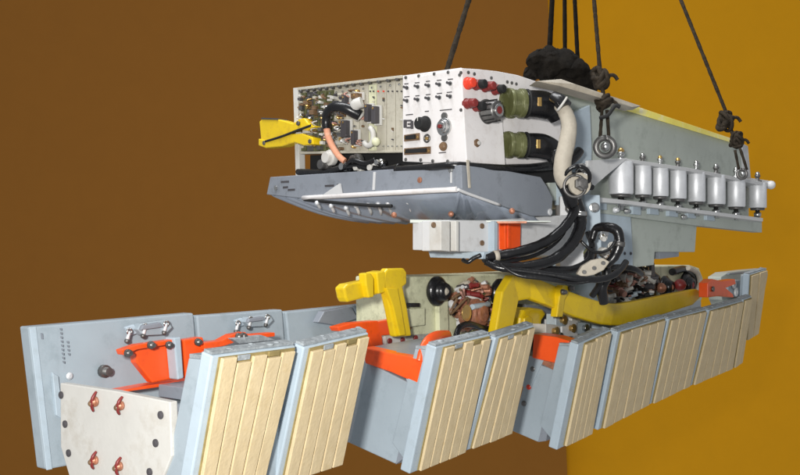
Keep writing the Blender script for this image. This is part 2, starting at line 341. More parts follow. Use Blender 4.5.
# olive connectors with elbow backshells
for (u, v, r) in [(508, 103.5, .048), (507, 145, .043)]:
    c = G(u, v); dirv = (-Y * .50 + X * .86).normalized()
    mb = MB(); mb.lathe(c - Y * .0, -Y, [(0, r * 1.08), (.012, r * 1.08)], 'olive', 28)
    mb.lathe(c - Y * .010 - X * .01, dirv, [(0, r), (.012, r * 1.03), (.014, r * .95), (.036, r * .95), (.038, r * 1.05), (.054, r * 1.05), (.058, r * .9)], 'olive', 28)
    for k in range(0, 16): 
        pass
    cn = mb.build("cable_connector", case, .0012)
    p = c - Y * .01 - X * .01
    mb = MB(); pth = [p + dirv * .05, p + dirv * .08, p + dirv * .125 - Z * .002, p + dirv * .165 - Z * .018, p + dirv * .185 - Z * .05]
    mb.tube(pth, [r * .86, r * .98, r * 1.0, r * .9, r * .6], 'black', 20)
    mb.box(p + dirv * .105 - FW * r * .93, .014, .014, .03, 'brass', (dirv, dirv.cross(Z), Z))
    mb.torus(p + dirv * .066, dirv, r * .95, .005, 'blackm', 24, 8)
    mb.build("cable_elbow", cn, .001)

# ---------- yellow bracket on the rack's left
yb = thing("yellow_clamp", "yellow forked clamp sticking out at the left of the open circuit rack", "clamp", F(262, 150, .05))
mb = MB(); q = lambda u, v, d=.0: F(u + 2.5, v, d + .022)
mb.prism([q(261, 122), q(264, 119.5), q(281, 120), q(295, 124), q(301, 119.5), q(306, 118.5), q(309, 123), q(316, 127), q(309, 131), q(300, 130), q(283, 137), q(270, 141), q(263, 143)], X * .05, 'yellow')
mb.build("upper_jaw", yb, .004)
mb = MB(); mb.prism([q(261, 139, .004), q(270, 141, .004), q(290, 134.5, .004), q(305, 134, .004), q(315, 138, .004), q(316, 145, .004), q(306, 146, .004), q(297, 143, .004), q(284, 147, .004), q(268, 148.5, .004), q(261, 146, .004)], X * .045, 'yellow'); mb.build("lower_jaw", yb, .004)
mb = MB(); mb.tube([q(268, 142, .003), q(285, 137, .006), q(300, 131, .003), q(313, 126, .0)], .005, 'blackm', 8); mb.prism([q(264, 118.3, .004), q(280, 119, .004), q(280, 120.5, .004), q(264, 120, .004)], X * .05, 'ink'); mb.build("hinge_rod", yb, 0)
mb = MB(); 
for u, v in [(313, 142), (267, 143.5), (301, 124)]: mb = MB(); mb.lathe(q(u, v, .0), -X, [(0, .009), (.008, .009), (.009, .005)], 'dsteel', 6); mb.build("bolt", yb, 0)

# ---------- black and salmon hose on the rack
hs = thing("rack_hose", "short hose over the circuit cards, black sleeve above and salmon pink below", "hose", F(355, 160))
mb = MB(); mb.tube([F(364, 116, .02), F(358, 110, .06), F(350, 109, .075), F(343, 115, .075), F(340.5, 124, .07), F(341, 131, .07)], [.021, .020, .018, .017, .016, .015], 'black', 16, wob=.03); mb.build("black_sleeve", hs, 0)
mb = MB(); mb.tube([F(341, 130, .07), F(343, 139, .07), F(346, 148, .065), F(351, 157, .06), F(355, 162, .05)], [.0125, .012, .012, .0115, .011], 'pink', 14); mb.build("pink_hose", hs, 0)
fit = thing("hose_fittings", "small dark and steel fittings in the black gap under the circuit rack", "fittings", F(365, 170))
mb = MB()
for u, v, r in [(333, 158, .03), (328, 165, .025), (360, 160, .022), (363, 168, .016), (384, 163, .014), (349, 167, .018), (377, 168, .016)]:
    mb.lathe(F(u, v, 0), -X, [(0, r), (.02, r), (.022, r * .7), (.04, r * .7)], random.choice(['steel', 'dsteel', 'offwhite']), 14); mb.build("fitting", fit, .001); mb = MB()
mb = MB(); mb.tube([F(300, 172, .01), F(330, 172, .02), F(360, 166, .03), F(385, 170, .02), F(404, 167, .02)], .012, 'black', 10); mb.tube([F(352, 168, .03), F(362, 161, .05), F(374, 164, .04), F(382, 160, .03)], .009, 'black', 10); mb.build("wire", fit, 0)

# black cable band under the white box
cb = thing("black_cable", "black cable lying along the seam between the white case and the grey tray", "cable", G(500, 170))
mb = MB(); mb.tube([G(398, 170, .0) if False else F(402, 170, .03), F(432, 168.5, .03), F(462, 166, .04), G(480, 168, .03), G(512, 169, .03), G(545, 165.5, .04), G(560, 160, .05), G(568, 152, .05)], [.012, .013, .012, .013, .013, .016, .02, .018], 'black', 12); mb.build("cable_jacket", cb, 0)

# ---------- grey tray
tray = thing("equipment_tray", "dark grey shallow tray with glossy ribbed underside beneath the instrument case", "tray", F(460, 222))
ST = SF - .04; TT = TS - .04
fr = [onS(270, 177, ST), onS(298, 174.5, ST), onS(460, 165, ST)]; frb = [onS(266.5, 194, ST), onS(303, 198, ST), onS(457, 190, ST)]
# side outline on the t plane
cor_t = onT(461, 165, TT); 
mb = MB()
mb.prism([onS(270, 177, ST), onS(345, 172, ST), onS(461, 165, ST), onS(462, 188.5, ST), onS(302, 198.5, ST), onS(266.5, 194.5, ST)], X * .03, 'grey')
mb.build("front_rim", tray, .003)
mb = MB()
mb.prism([onT(461.3, 165, TT), onT(500, 169.5, TT), onT(541, 177, TT), onT(547, 186, TT), onT(553, 198, TT), onT(551.5, 216, TT), onT(533, 216, TT), onT(497, 204, TT), onT(469, 194, TT), onT(462, 189, TT)], Y * .03, 'grey')
mb.build("side_rim", tray, .003)
mb = MB()
mb.hexa([onS(272, 178, ST) + X * .03, onT(462, 166, TT) + X * .03 + Y * .03, onT(540, 178.5, TT) + Y * .03, onT(540, 178.5, TT) + Y * .9],
        [onS(272, 190, ST) + X * .03, onT(462, 176, TT) + X * .03 + Y * .03, onT(540, 188, TT) + Y * .03, onT(540, 188, TT) + Y * .9], 'grey')
mb.build("tray_floor", tray, 0)
# underside dish: sloping down to a lower keel line
zk = lambda u, v, D: at(u, v, D)
bm_a = [onS(268, 194.5, ST + .01), onS(303, 198.8, ST + .01), onS(458, 189.6, ST + .01), onT(469, 194.5, TT + .012), onT(533, 216.3, TT + .012)]
bot = [at(362, 222, 3.62), at(400, 223, 3.45), at(440, 223, 3.3), at(490, 222.5, 3.25), at(549, 221.5, 3.35)]
mb = MB()
def strip(a, b, m, n=18):
    mi = mb._mi(m)
    def samp(P, t):
        x = t * (len(P) - 1); i = min(int(x), len(P) - 2); return P[i].lerp(P[i + 1], x - i)
    rows = []
    for j in range(7):
        w_ = j / 6; bulge = math.sin(w_ * math.pi) * .018
        rows.append([mb.bm.verts.new(samp(a, i / n).lerp(samp(b, i / n), w_) - Z * bulge + Z * .006 * math.cos(i * 1.57)) for i in range(n + 1)])
    for j in range(6):
        for i in range(n):
            f = mb.bm.faces.new([rows[j][i], rows[j][i + 1], rows[j + 1][i + 1], rows[j + 1][i]]); f.smooth = True; f.material_index = mi
strip(bm_a, bot, 'under', 48)
bmesh.ops.recalc_face_normals(mb.bm, faces=mb.bm.faces[:])
du = mb.build("dished_underside", tray, 0); sd = du.modifiers.new("s", 'SOLIDIFY'); sd.thickness = .006; sd.offset = 1
mb = MB()
mb.tube([onS(303, 198, ST - .006), onS(380, 193.5, ST - .006), onS(457, 189.2, ST - .006)], .0088, 'white', 8)
mb.tube([onT(458, 189.5, TT - .006), onT(469, 194, TT - .006), onT(500, 205, TT - .006)], .005, 'ltgrey', 8)
mb.prism([onS(322, 196.5, ST - .004), onS(341, 183.5, ST - .004), onS(343, 195, ST - .004)], -X * .008, 'ltgrey')
mb.build("rim_beading", tray, 0)
for (a, b) in [((304, 200), (392, 208)), ]:
    mb = MB(); mb.tube([onS(304, 199.5, ST), at(340, 203, 3.3), at(372, 205.5, 3.2), at(392, 206, 3.15)], .006, 'blackm', 8); mb.build("dark_seal", tray, 0)
for i, (u, v) in enumerate([(317, 201), (331, 204), (346, 206), (356, 204), (368, 203), (378, 202), (388, 201), (408, 200), (432, 200), (438, 201), (462, 201), (466, 202)]):  # studs with whitish tubes standing in for highlight streaks
    mb = MB(); t = (u - 300) / 160; c = at(u, v + 2, 3.45 - .35 * t); c2 = at(u + 3, v + 14 * min(1, .4 + t), 3.5 - .3 * t)
    mb.tube([c, c.lerp(c2, .5) - Z * .006 + RT * .004, c2], [.005, .006, .003], 'white' if i % 2 else 'ltgrey', 8); mb.ball(c, .009, 'alu'); mb.build("stud_highlight", tray, 0)
for u, v in [(276, 188), (420, 180), (451, 170)]:
    mb = MB(); mb.lathe(onS(u, v, ST), -X, [(0, .010), (.003, .010), (.005, .006)], 'copper' if u == 420 else 'steel', 12); mb.build("rivet", tray, 0)
for u, v in [(451, 214), (512, 211), (394, 215)]:
    mb = MB(); c = at(u, v, 2.95 if u > 500 else 3.05); mb.ball(c, .010, 'copper'); mb.build("rivet", tray, 0)
mb = MB(); mb.prism([onS(374, 172, ST), onS(376, 172, ST), onS(375, 190, ST), onS(373, 190, ST)], -X * .004, 'ltgrey'); mb.build('tie_strap', tray, .0005)
mb = MB(); mb.prism([onS(451, 168, ST), onS(452.3, 168, ST), onS(452.3, 183, ST), onS(451, 183, ST)], -X * .004, 'ltgrey'); mb.build('tie_strap', tray, .0005)
mb = MB(); mb.prism([onT(466, 160, TT - .005), onT(468.3, 160, TT - .005), onT(470, 188, TT - .005), onT(468, 188, TT - .005)], -Y * .004, 'beige'); mb.build("tie_strap", tray, .0005)
mb = MB()
for u, v, w_ in [(281, 181, 8), (283, 186.5, 5), (288, 189, 7), (325, 185, 9), (337, 184, 4)]:
    mb.prism([onS(u, v, ST), onS(u + w_, v - .4, ST), onS(u + w_, v + 1.6, ST), onS(u, v + 2, ST)], -X * .0012, 'ink')
mb.build("worn_stencil", tray, 0)
mb = MB(); mb.lathe(onT(549.5, 212, TT), -Y, [(0, .012), (.004, .012), (.006, .008)], 'alu', 12); mb.build("rivet", tray, 0)

# ---------- lower mounting frame below the tray
lf = thing("mounting_frame", "light grey boxed frame with an orange patch under the grey tray", "mounting frame", at(500, 252, 3.25))
TL_ = 1.97
g = lambda u, v: onT(u, v, TL_)
SL_ = 2.42
mb = MB()
mb.prism([at(412.5, 222, 3.12), at(446, 222.5, 3.0), at(446, 251, 3.0), at(412.5, 250, 3.12)], X * .10, 'ltgrey'); mb.build("left_box", lf, .003)
mb = MB()
mb.prism([g(449, 220), g(498, 220.5), g(498, 253), g(449, 251)], Y * .12, 'ltgrey'); mb.build("centre_box", lf, .003)
mb = MB(); mb.prism([g(494, 220), g(582, 214), g(582, 258), g(494, 252)], Y * .3 + X * 0, 'ltgrey'); mb.build("right_box", lf, .003)
mb = MB(); mb.prism([onT(441, 221, 1.945), onT(450, 221, 1.945), onT(450, 251.5, 1.945), onT(441, 250.5, 1.945)], Y * .05, 'offwhite'); mb.build('rib', lf, .002)
mb = MB(); mb.prism([onT(456, 221, 1.945), onT(459, 221, 1.945), onT(459, 251.5, 1.945), onT(456, 251, 1.945)], Y * .035, 'offwhite'); mb.build('rib', lf, .002)
mb = MB(); mb.prism([onT(494, 221, 1.945), onT(498, 221, 1.945), onT(498, 252.5, 1.945), onT(494, 252, 1.945)], Y * .035, 'bluelt'); mb.build("rib", lf, .002)
mb = MB(); mb.prism([onT(504.8, 222, 1.945), onT(521, 222, 1.945), onT(520.5, 249, 1.945), onT(505.2, 249.5, 1.945)], Y * .035, 'orange'); mb.prism([onT(508, 223, 1.941), onT(511, 223, 1.941), onT(511, 248, 1.941), onT(508, 248, 1.941)], Y * .004, 'orange'); mb.build("orange_patch", lf, .002)
mb = MB(); mb.prism([at(428, 250.5, 3.15), at(484, 252, 3.0), at(482, 259, 3.0), at(430, 257.5, 3.15)], X * .2, 'bluelt'); mb.build("lower_lip", lf, .002)
mb = MB(); mb.prism([at(410, 219.5, 3.1), at(551, 220.8, 3.05), at(551, 222.0, 3.05), at(410, 222.8, 3.1)], (X + Y) * .08, 'green'); mb.build("top_flange", lf, .001)
mb = MB(); mb.prism([at(496, 221.5, 3.0), at(526, 221.3, 3.0), at(526, 223.5, 3.0), at(497, 223.5, 3.0)], -FW * .02, 'copper'); mb.build("rusty_strip", lf, .001)
for u, v in [(481.5, 226), (481.5, 243), (433, 225)]:
    mb = MB(); mb.lathe(onT(u, v, TL_), -Y, [(0, .009), (.005, .009)], 'bronze', 10); mb.build("screw", lf, 0)

# ---------- long beam housing
TB = 2.03
g = lambda u, v, d=0: onT(u, v, TB - d)
beam = thing("beam_housing", "long grey green housing carrying the canister row, right of the white case", "housing", g(660, 235))
mb = MB()
mb.prism([g(549, 90), g(575, 88), g(612, 99), g(680, 122), g(747, 146), g(749, 200), g(749, 225), g(585, 205), g(549, 200)], Y * .50, 'green')
mb.build("housing_body", beam, .004)
mb = MB()  # glint on the top edge, painted in as a bright yellow strip
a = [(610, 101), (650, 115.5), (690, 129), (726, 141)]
mb.hexa([g(610, 107.5, .0), g(610, 99.5, .0), g(610, 99.5, -.05), g(610, 107.5, -.05)], [g(731, 144, .0), g(731, 140, .0), g(731, 140, -.05), g(731, 144, -.05)], 'glintlip')
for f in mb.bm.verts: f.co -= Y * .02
mb.build("painted_edge_glint", beam, .001)
mb = MB()  # brownish cover plate projecting at the top
mb.prism([at(536, 81, 3.1), at(561, 79, 3.2), at(575, 84, 3.2), at(641, 106, 3.45), at(632, 107, 3.4), at(560, 86, 3.12)], (FW + RT * -.2) * .07 - Z * .004 , 'beige')
mb.build("cover_plate", beam, .001)
mb = MB()
mb.prism([g(555, 88, .02), g(570, 89.5, .02), g(611, 100, .02), g(590, 98.5, .02)], Y * .03, 'glintlip'); mb.build("yellow_lip", beam, .001)
mb = MB()   # end upright at right
mb.prism([g(742, 143, .01), g(748, 146, .01), g(751, 178, .01), g(744, 178, .01)], Y * .06, 'ltgrey'); mb.build("end_upright", beam, .002)
mb = MB()   # vertical white-blue joint plate at left
mb.prism([g(563, 118, .03), g(590, 105, .03), g(592, 150, .03), g(590, 200, .03), g(563, 205, .03)], Y * .04, 'bluelt'); mb.build("joint_plate", beam, .002)
mb = MB()   # upper flange and gusset above the canisters
mb.prism([g(588, 163, .10), g(626, 158.5, .10), g(690, 168, .10), g(768, 183, .10), g(768, 186.5, .10), g(690, 171.5, .10), g(626, 162, .10), g(588, 167, .10)], Y * .11, 'ltgrey')
mb.build("upper_flange", beam, .0015)
mb = MB(); mb.prism([g(588, 160.5, .105), g(628, 158, .105), g(606, 176, .105), g(588, 192, .105)], Y * .012, 'ltgrey'); mb.build("gusset", beam, .0015)
mb = MB(); mb.prism([g(586, 196, .09), g(625, 200, .09), g(763, 218, .09), g(763, 221.5, .09), g(625, 204, .09), g(586, 201, .09)], Y * .10, 'ltgrey'); mb.build("lower_shelf", beam, .0015)
mb = MB(); mb.prism([g(588, 201, .03), g(762, 221, .03), g(762, 232.5, .03), g(696, 225.5, .03), g(600, 213, .03), g(588, 213, .03)], Y * .05, 'green'); mb.build("shelf_web", beam, .002)
mb = MB()
mb.prism([g(630, 214, .0), g(697, 224, .0), g(695, 252, .0), g(655, 252, .0), g(654, 265, .0), g(630, 268, .0)], Y * .30, 'green'); mb.build("lower_side_panel", beam, .003)
mb = MB()
mb.prism([g(590, 208, .02), g(631, 216, .02), g(633, 252, .02), g(633, 270, .02), g(590, 270, .02)], Y * .2, 'bluelt'); mb.build("lower_front_plate", beam, .003)
mb = MB(); mb.prism([g(659, 251, -.01), g(679, 251, -.01), g(679, 256.5, -.01), g(660, 259, -.01)], Y * .2, 'grey'); mb.build("grey_foot", beam, .001)
for u, v in [(624.5, 253.5), (630.5, 253.5), (574, 160), (577, 156)]:
    mb = MB(); mb.lathe(g(u, v, .02), -Y, [(0, .006), (.004, .006)], 'ink', 8); mb.build("screw", beam, 0)
for (u, v, w_, h_) in [(598, 199, 9, 10), (633, 205, 8, 9), (650, 205, 9, 9), (669, 207, 9, 9), (688, 209.5, 8, 8), (707, 212, 8, 8)]:
    mb = MB(); mb.prism([g(u, v, .045), g(u + w_, v + 1, .045), g(u + w_, v + h_ + 1, .045), g(u, v + h_, .045)], Y * .02, 'bluelt'); mb.build("tab_plate", beam, .001)
for (u, v) in [(594, 207.5), (625, 211), (614, 210), (682, 217)]:
    mb = MB(); mb.lathe(g(u, v, .04), -Y, [(0, .012), (.008, .012), (.010, .008), (.02, .008)], random.choice(['steel', 'alu']), 12); mb.build("stud", beam, 0)
mb = MB(); mb.prism([g(751, 178, .06), g(772, 181, .08), g(774, 188, .08), g(757, 190, .06)], Y * .04, 'ltgrey'); mb.ball(g(771, 185, .09), .022, 'ltgrey'); mb.build("end_bracket", beam, .002)

# canisters
cs = [(621, 162, 194.5, 12.2), (642.5, 166, 195, 8.9), (660, 168, 196.5, 8.4), (677.8, 170, 199, 8.5), (696.3, 172.5, 202, 8.8), (716, 175.5, 204.5, 9.1), (736, 178.5, 207, 9.0), (757.5, 183, 208, 8.6)]
def depth_t(u, t): r = ray(u, 250); return t / r.y
ords = ["first and widest of the canister row, tucked under the gusset", "second canister in the row, just right of the widest", "third canister along the row from the gusset", "fourth canister along the row, left of the middle", "fifth canister along the row, right of the middle", "third canister from the far end of the row", "canister before the last of the row, below the right rope", "last canister at the far right end of the row"]
for i, (u, v0, v1, hw) in enumerate(cs):
    D = depth_t(u, TB - .065); r = px(hw, D) ; top = at(u, v0, D); bot_ = at(u, v1, D); h = top.z - bot_.z
    t = thing("canister", "silver metal canister, " + ords[i], "canister", bot_, "metal canisters hanging along the side of the housing")
    mb = MB(); mb.lathe(bot_, Z, [(0, r * .93), (.004, r), (h * .86, r), (h * .9, r * .96), (h, r * .95)], 'alu', 32); mb.build("cylinder_body", t, .0008)
    mb = MB(); mb.lathe(bot_ - Z * .001, -Z, [(0, r * .80), (.010, r * .78)], 'dsteel', 24); mb.build("base_ring", t, 0)
    mb = MB(); mb.lathe(bot_ - Z * .010, -Z, [(0, r * .26), (.012, r * .26), (.013, r * .42), (.034, r * .40), (.035, r * .24), (.05, r * .22)], 'steel', 14); mb.build("plunger", t, 0)
    mb = MB(); mb.lathe(top + Z * .0005, Z, [(0, r * .5), (.012, r * .5), (.013, r * .24), (.028, r * .24), (.029, r * .34), (.038, r * .34)], 'dsteel' if i % 2 else 'steel', 8); mb.ball(top + Z * .044, r * .27, 'brass' if i in (0, 2, 3) else 'steel'); mb.build("top_bolt", t, 0)

# ---------- ropes and hoist gear
def rope(name, label, pts, r, grp=None, m='rope', cat='rope', sub=1):
    mb = MB(); mb.tube(pts, r, m, 8, sub=sub, wob=.10)
    o = mb.build(name, None, 0); tag(o, label, cat, grp); return o
def seg(p, q, n): return [V(p).lerp(V(q), i / n) for i in range(n + 1)]
G1 = "ropes rising to the hoist above the picture"
rope("hoist_rope", "thin dark rope at far left, rising from behind the white case", seg(at(447, 70, 3.25), at(476.5, -25, 3.25), 40), .0095, G1)
rope("hoist_rope", "thin dark rope in the middle ending on the brown knot right of the black bundle", seg(at(600, 72, 3.35), at(592, -25, 3.35), 40), .0075, G1)
rope("hoist_rope", "thin dark rope at far right ending on the knot at the end of the housing", seg(at(726, 112, 4.15), at(672, -22, 4.15), 60), .0085, G1)
G2 = "black hoist straps above the black cloth bundle"
for (u0, v0, u1, r, lb) in [(549.3, 55, 553.5, .0125, "thick black strap, leftmost of the three above the black bundle"), (565, 60, 564.5, .0105, "black strap, middle one of the three above the black bundle"), (578, 66, 573.5, .0105, "black strap, rightmost of the three above the black bundle")]:
    mb = MB(); mb.tube(seg(at(u0, v0, 3.45), at(u1, -25, 3.45), 30), r, 'cloth', 8, sub=1, squash=.6, wob=.05); o = mb.build("hoist_strap", None, 0); tag(o, lb, "strap", G2)
# bundle
mb = MB(); random.seed(3)
prof = [(523, 75, .010), (530, 70, .024), (537, 63, .036), (545, 52, .03), (572, 63, .045), (532, 72, .03), (541, 58, .055), (549, 55, .05), (552, 62, .07), (562, 62, .07), (571, 69, .07), (581, 78, .055), (589, 84, .035), (566, 77, .055), (548, 69, .05)]
for u, v, r in prof: mb.ball(at(u, v + 3, 3.42), r, 'cloth', (1, 1, .8), 4)
for v in mb.bm.verts:
    n = noise.noise(v.co * 20) * .016 + noise.noise(v.co * 55) * .012 + noise.noise(v.co * 120) * .005; v.co += V((n, n * .5, n))
o = mb.build("cloth_bundle", None, 0); tag(o, "black cloth bundle wrapped round the hoist point on top of the machine", "bundle")
def knot(name, label, c, R, r, n, seed, m='rope', tail=None):
    R *= .84; r *= .72; random.seed(seed); mb = MB()
    for k in range(n):
        ax = V((random.uniform(-1, 1), random.uniform(-1, 1), random.uniform(-1, 1)))
        off = V((random.uniform(-.3, .3), random.uniform(-.3, .3), random.uniform(-.6, .6))) * R
        mb.torus(V(c) + off, ax, R * random.uniform(.55, .95), r * random.uniform(.8, 1.2), m, 18, 7, sq=random.uniform(.6, 1))
    if tail: mb.tube(seg(V(c), V(c) + V(tail), 8), r * .9, m, 7, sub=1, wob=.1)
    mb.tube([V(c), V(c) + RT * R * 1.2 + Z * R * .3, V(c) + RT * R * 1.7 - Z * R * .2], r * .8, m, 7)
    o = mb.build(name, None, 0); tag(o, label, "knot", "rope knots of the hoisting gear"); return o
knot("rope_knot", "brown rope knot just right of the black bundle, upper of two in line", at(601, 78, 3.33), .042, .012, 11, 1, tail=at(604, 100, 3.30) - at(601, 78, 3.33))
knot("rope_knot", "brown rope knot against the housing, below the one beside the bundle", at(604, 104, 3.30), .034, .010, 7, 2)
knot("rope_knot", "brown rope knot at the far end of the housing, upper of the two", at(726, 120, 4.12), .046, .013, 11, 5, tail=at(735, 138, 4.08) - at(726, 120, 4.12))
knot("rope_knot", "brown rope knot hanging low at the far end of the housing, lower of the two", at(736, 142, 4.08), .040, .011, 8, 6)
def shackle(label, rp, ring, R, w_, mring):
    t = thing("lifting_shackle", label, "shackle", ring, "shackles under the rope knots")
    for p, q in rp:
        mb = MB(); mb.tube(seg(p, q, 8), w_, 'rope', 8, sub=1, wob=.12); mb.build("sling_leg", t, 0)
    mb = MB(); mb.torus(ring, FW, R, R * .35, mring, 24, 10); mb.ball(V(ring) - FW * .01, R * .55, 'steel'); mb.build("ring", t, 0)
shackle("round dark shackle on the left part of the housing, under the middle rope", [(at(602, 110, 3.28), at(600, 140, 3.28)), (at(607, 110, 3.28), at(609, 140, 3.28))], at(605, 147, 3.27), .032, .006, 'dsteel')
shackle("dark shackle at the far end of the housing over the canisters", [(at(735, 150, 4.05), at(739, 170, 4.05)), (at(740, 148, 4.05), at(747, 170, 4.05))], at(742, 174, 4.05), .020, .0065, 'dsteel')
mb = MB(); mb.tube([at(600, 118, 3.22), at(608, 115, 3.2), at(615, 106, 3.2), at(620, 107, 3.2)], .007, 'blackm', 8); o = mb.build("tie_wire", None, 0); tag(o, "short black tie wire sticking out of the lower knot beside the painted yellow glint", "wire")

# ---------- central column
col = thing("centre_column", "pale blue central column joining the upper unit to the panel array", "column", at(592, 320, 3.62))
mb = MB(); mb.prism([at(584, 195, 3.38), at(600, 195, 3.38), at(602, 262, 3.38), at(586, 262, 3.38)], FW * .12, 'bluelt'); mb.prism([at(560, 196, 3.42), at(586, 196, 3.42), at(586, 270, 3.42), at(560, 270, 3.42)], FW * .1, 'ltgrey'); mb.build("upright_plate", col, .003)
mb = MB(); mb.lathe(at(580, 255, 4.25), -Z, [(0, .08), (.05, .08), (.052, .11), (.26, .11), (.262, .14), (.42, .14)], 'bluelt', 36); mb.build("slewing_drum", col, .002)
mb = MB()
mb.lathe(at(594, 207.5, 3.36), -FW, [(0, .018), (.01, .018), (.012, .011), (.02, .011)], 'steel', 14); mb.build("bolt", col, 0)

# ================================================================== PANEL ARRAY
DQ = .093
def near_point(u, v, q, bottom=False): return onQ(u, v, q + (DQ if bottom else 0))
def tile_panel(TL, TR, BR, BL, q, label, strips=5, lmar=9, seed=0, body=.12, notch=True, rmar=2.5):
    """a panel of the near row: corner pixels of its tile face"""
    random.seed(seed)
    a, b = near_point(*TL, q), near_point(*TR, q); c, d = near_point(*BR, q, True), near_point(*BL, q, True)
    t = thing("tiled_panel", label, "tiled panel", (c + d) / 2, "tile faced panels of the near row")
    ux = (b - a).normalized(); dn = (d - a).normalized(); n = ux.cross(dn).normalized()
    if n.dot(FW) > 0: n = -n
    W = (b - a).length
    ml, mr = px(lmar, (a - O).dot(FW)), px(rmar, (b - O).dot(FW))
    th = .036
    a2, b2, c2, d2 = a - ux * ml - dn * .004, b + ux * mr - dn * .004, c + ux * mr + dn * .004, d - ux * ml + dn * .004
    mb = MB(); mb.hexa([a2, b2, c2, d2], [p - n * th for p in (a2, b2, c2, d2)], 'bluelt')
    mb.build("backing_slab", t, .004)
    # grout bed
    mb = MB(); mb.hexa([p + n * .004 for p in (a, b, c, d)], [p - n * .004 for p in (a, b, c, d)], 'grout'); mb.build("grout_bed", t, 0)
    mb = MB(); gap = .06
    for k in range(strips):
        t0 = (k + gap) / strips; t1 = (k + 1 - gap) / strips
        sh0 = random.uniform(.0, .02); 
        p0, p1 = a.lerp(b, t0), a.lerp(b, t1); p3, p2 = d.lerp(c, t0), d.lerp(c, t1)
        p0 = p0.lerp(p3, sh0 + (.035 if k in (1, 3) and notch else 0)); p1 = p1.lerp(p2, sh0 + (.035 if k in (1, 3) and notch else 0))
        lift = .0125 + random.uniform(-.0015, .0015)
        nseg = 1
        for s_ in range(nseg):
            f0, f1 = s_ / nseg, (s_ + 1) / nseg
            qd = [p0.lerp(p3, f0), p1.lerp(p2, f0), p1.lerp(p2, f1), p0.lerp(p3, f1)]
            l2 = lift + random.uniform(-.0006, .0006)
            mb.hexa([p + n * l2 for p in qd], [p + n * .0035 for p in qd], 'tile')
    mb.build("tile_face", t, .0016)
    if notch:
        for k in (1, 3):
            mb = MB()
            p0, p1 = a.lerp(b, (k + .12) / strips), a.lerp(b, (k + .88) / strips)
            mb.hexa([p + n * .008 for p in (p0, p1, p1 + dn * .012, p0 + dn * .012)], [p + n * .002 for p in (p0, p1, p1 + dn * .012, p0 + dn * .012)], 'rough' if k == 1 else 'grout')
            mb.build("top_clip", t, .001)
    # body behind, with a rough sealed top
    back = E_
    mb = MB()
    body *= .5; a3, b3 = a2 - n * th + dn * .022, b2 - n * th + dn * .022; c3, d3 = c2 - n * th - dn * .02, d2 - n * th - dn * .02
    ins = ux * .02
    mb.hexa([a3 + ins, b3 - ux * .004, c3 - ux * .004, d3 + ins], [p + back * body + Z * zz for p, zz in ((a3 + ins, 0), (b3 - ux * .004, 0), (c3 - ux * .004, .05), (d3 + ins, .05))], 'blue')
    mb.build("rear_case", t, .003)
    mb = MB(); e = .003
    rim = [a2 + ux * .004 - n * .006, b2 - ux * .004 - n * .006, b2 - ux * .004 - n * th * .9 , a2 + ux * .004 - n * th * .9]
    mb.prism([p - dn * .0005 for p in rim], -dn * .006, 'rough')
    top = [a3 + ins, b3 - ux * .006, b3 - ux * .006 + back * body * .95, a3 + ins + back * body * .95]
    mb.prism([p + Z * .0005 for p in top], Z * .009, 'rough')
    # blobs of sealant
    for k in range(8):
        f = random.random(); c_ = a2.lerp(b2, .03 + f * .94) - n * random.uniform(.006, th * .9) - dn * .006
        mb.ball(c_, random.uniform(.003, .007), 'rough', (1.5, 1.5, .45), 2)
    mb.build("sealed_top", t, .0015)
    return t
qA, qB, qC = 1.531, 1.525, 1.50
tile_panel((218.5, 357), (294, 347.5), (256, 507), (189, 527), qA, "widest cream tiled panel of the near row, nearest to the white end plate", 5, 9, 1, .12)
tile_panel((309, 348), (367, 334.5), (340, 463), (281, 482), qA, "second cream tiled panel from the white end plate, left of the first gap", 5, 8, 2, .12)
tile_panel((443, 347), (489, 336), (463, 451), (417, 470), qB, "third cream tiled panel, just right of the open blue box face and first gap", 5, 12.5, 3, .10)
tile_panel((499, 338), (533, 327), (510, 432.5), (470, 448), qB, "fourth cream tiled panel, left neighbour of the box face with three screws", 5, 7, 4, .10)
tile_panel((584, 343), (609.5, 331.5), (590, 433), (563, 445.5), qC, "fifth tiled panel, just right of the box face with three screws", 5, 13, 5, .10, False)
tile_panel((620.5, 332), (664, 318.5), (647, 404), (601, 428), qC, "sixth tiled panel, dull olive, under the bend of the yellow beam", 5, 7, 6, .10, False)
tile_panel((670, 319.5), (705, 310.5), (688, 385.5), (651.5, 403), qC, "seventh tiled panel, dull olive, under the right end of the yellow beam", 5, 4, 7, .10, False)
tile_panel((710, 310.5), (742, 301.5), (731, 368), (692, 384.5), qC, "eighth tiled panel, dull olive, below the small red bracket", 5, 4, 8, .10, False)
tile_panel((744, 300), (751, 297.5), (741, 362), (733, 367.5), qC, "narrow ninth tiled panel before the stepped end", 2, 3, 9, .05, False)
tile_panel((750, 275), (766, 270), (757, 333), (746, 340), qC + .17, "last short tiled panel set back at the far right tip of the array", 2, 3, 10, .04, False)

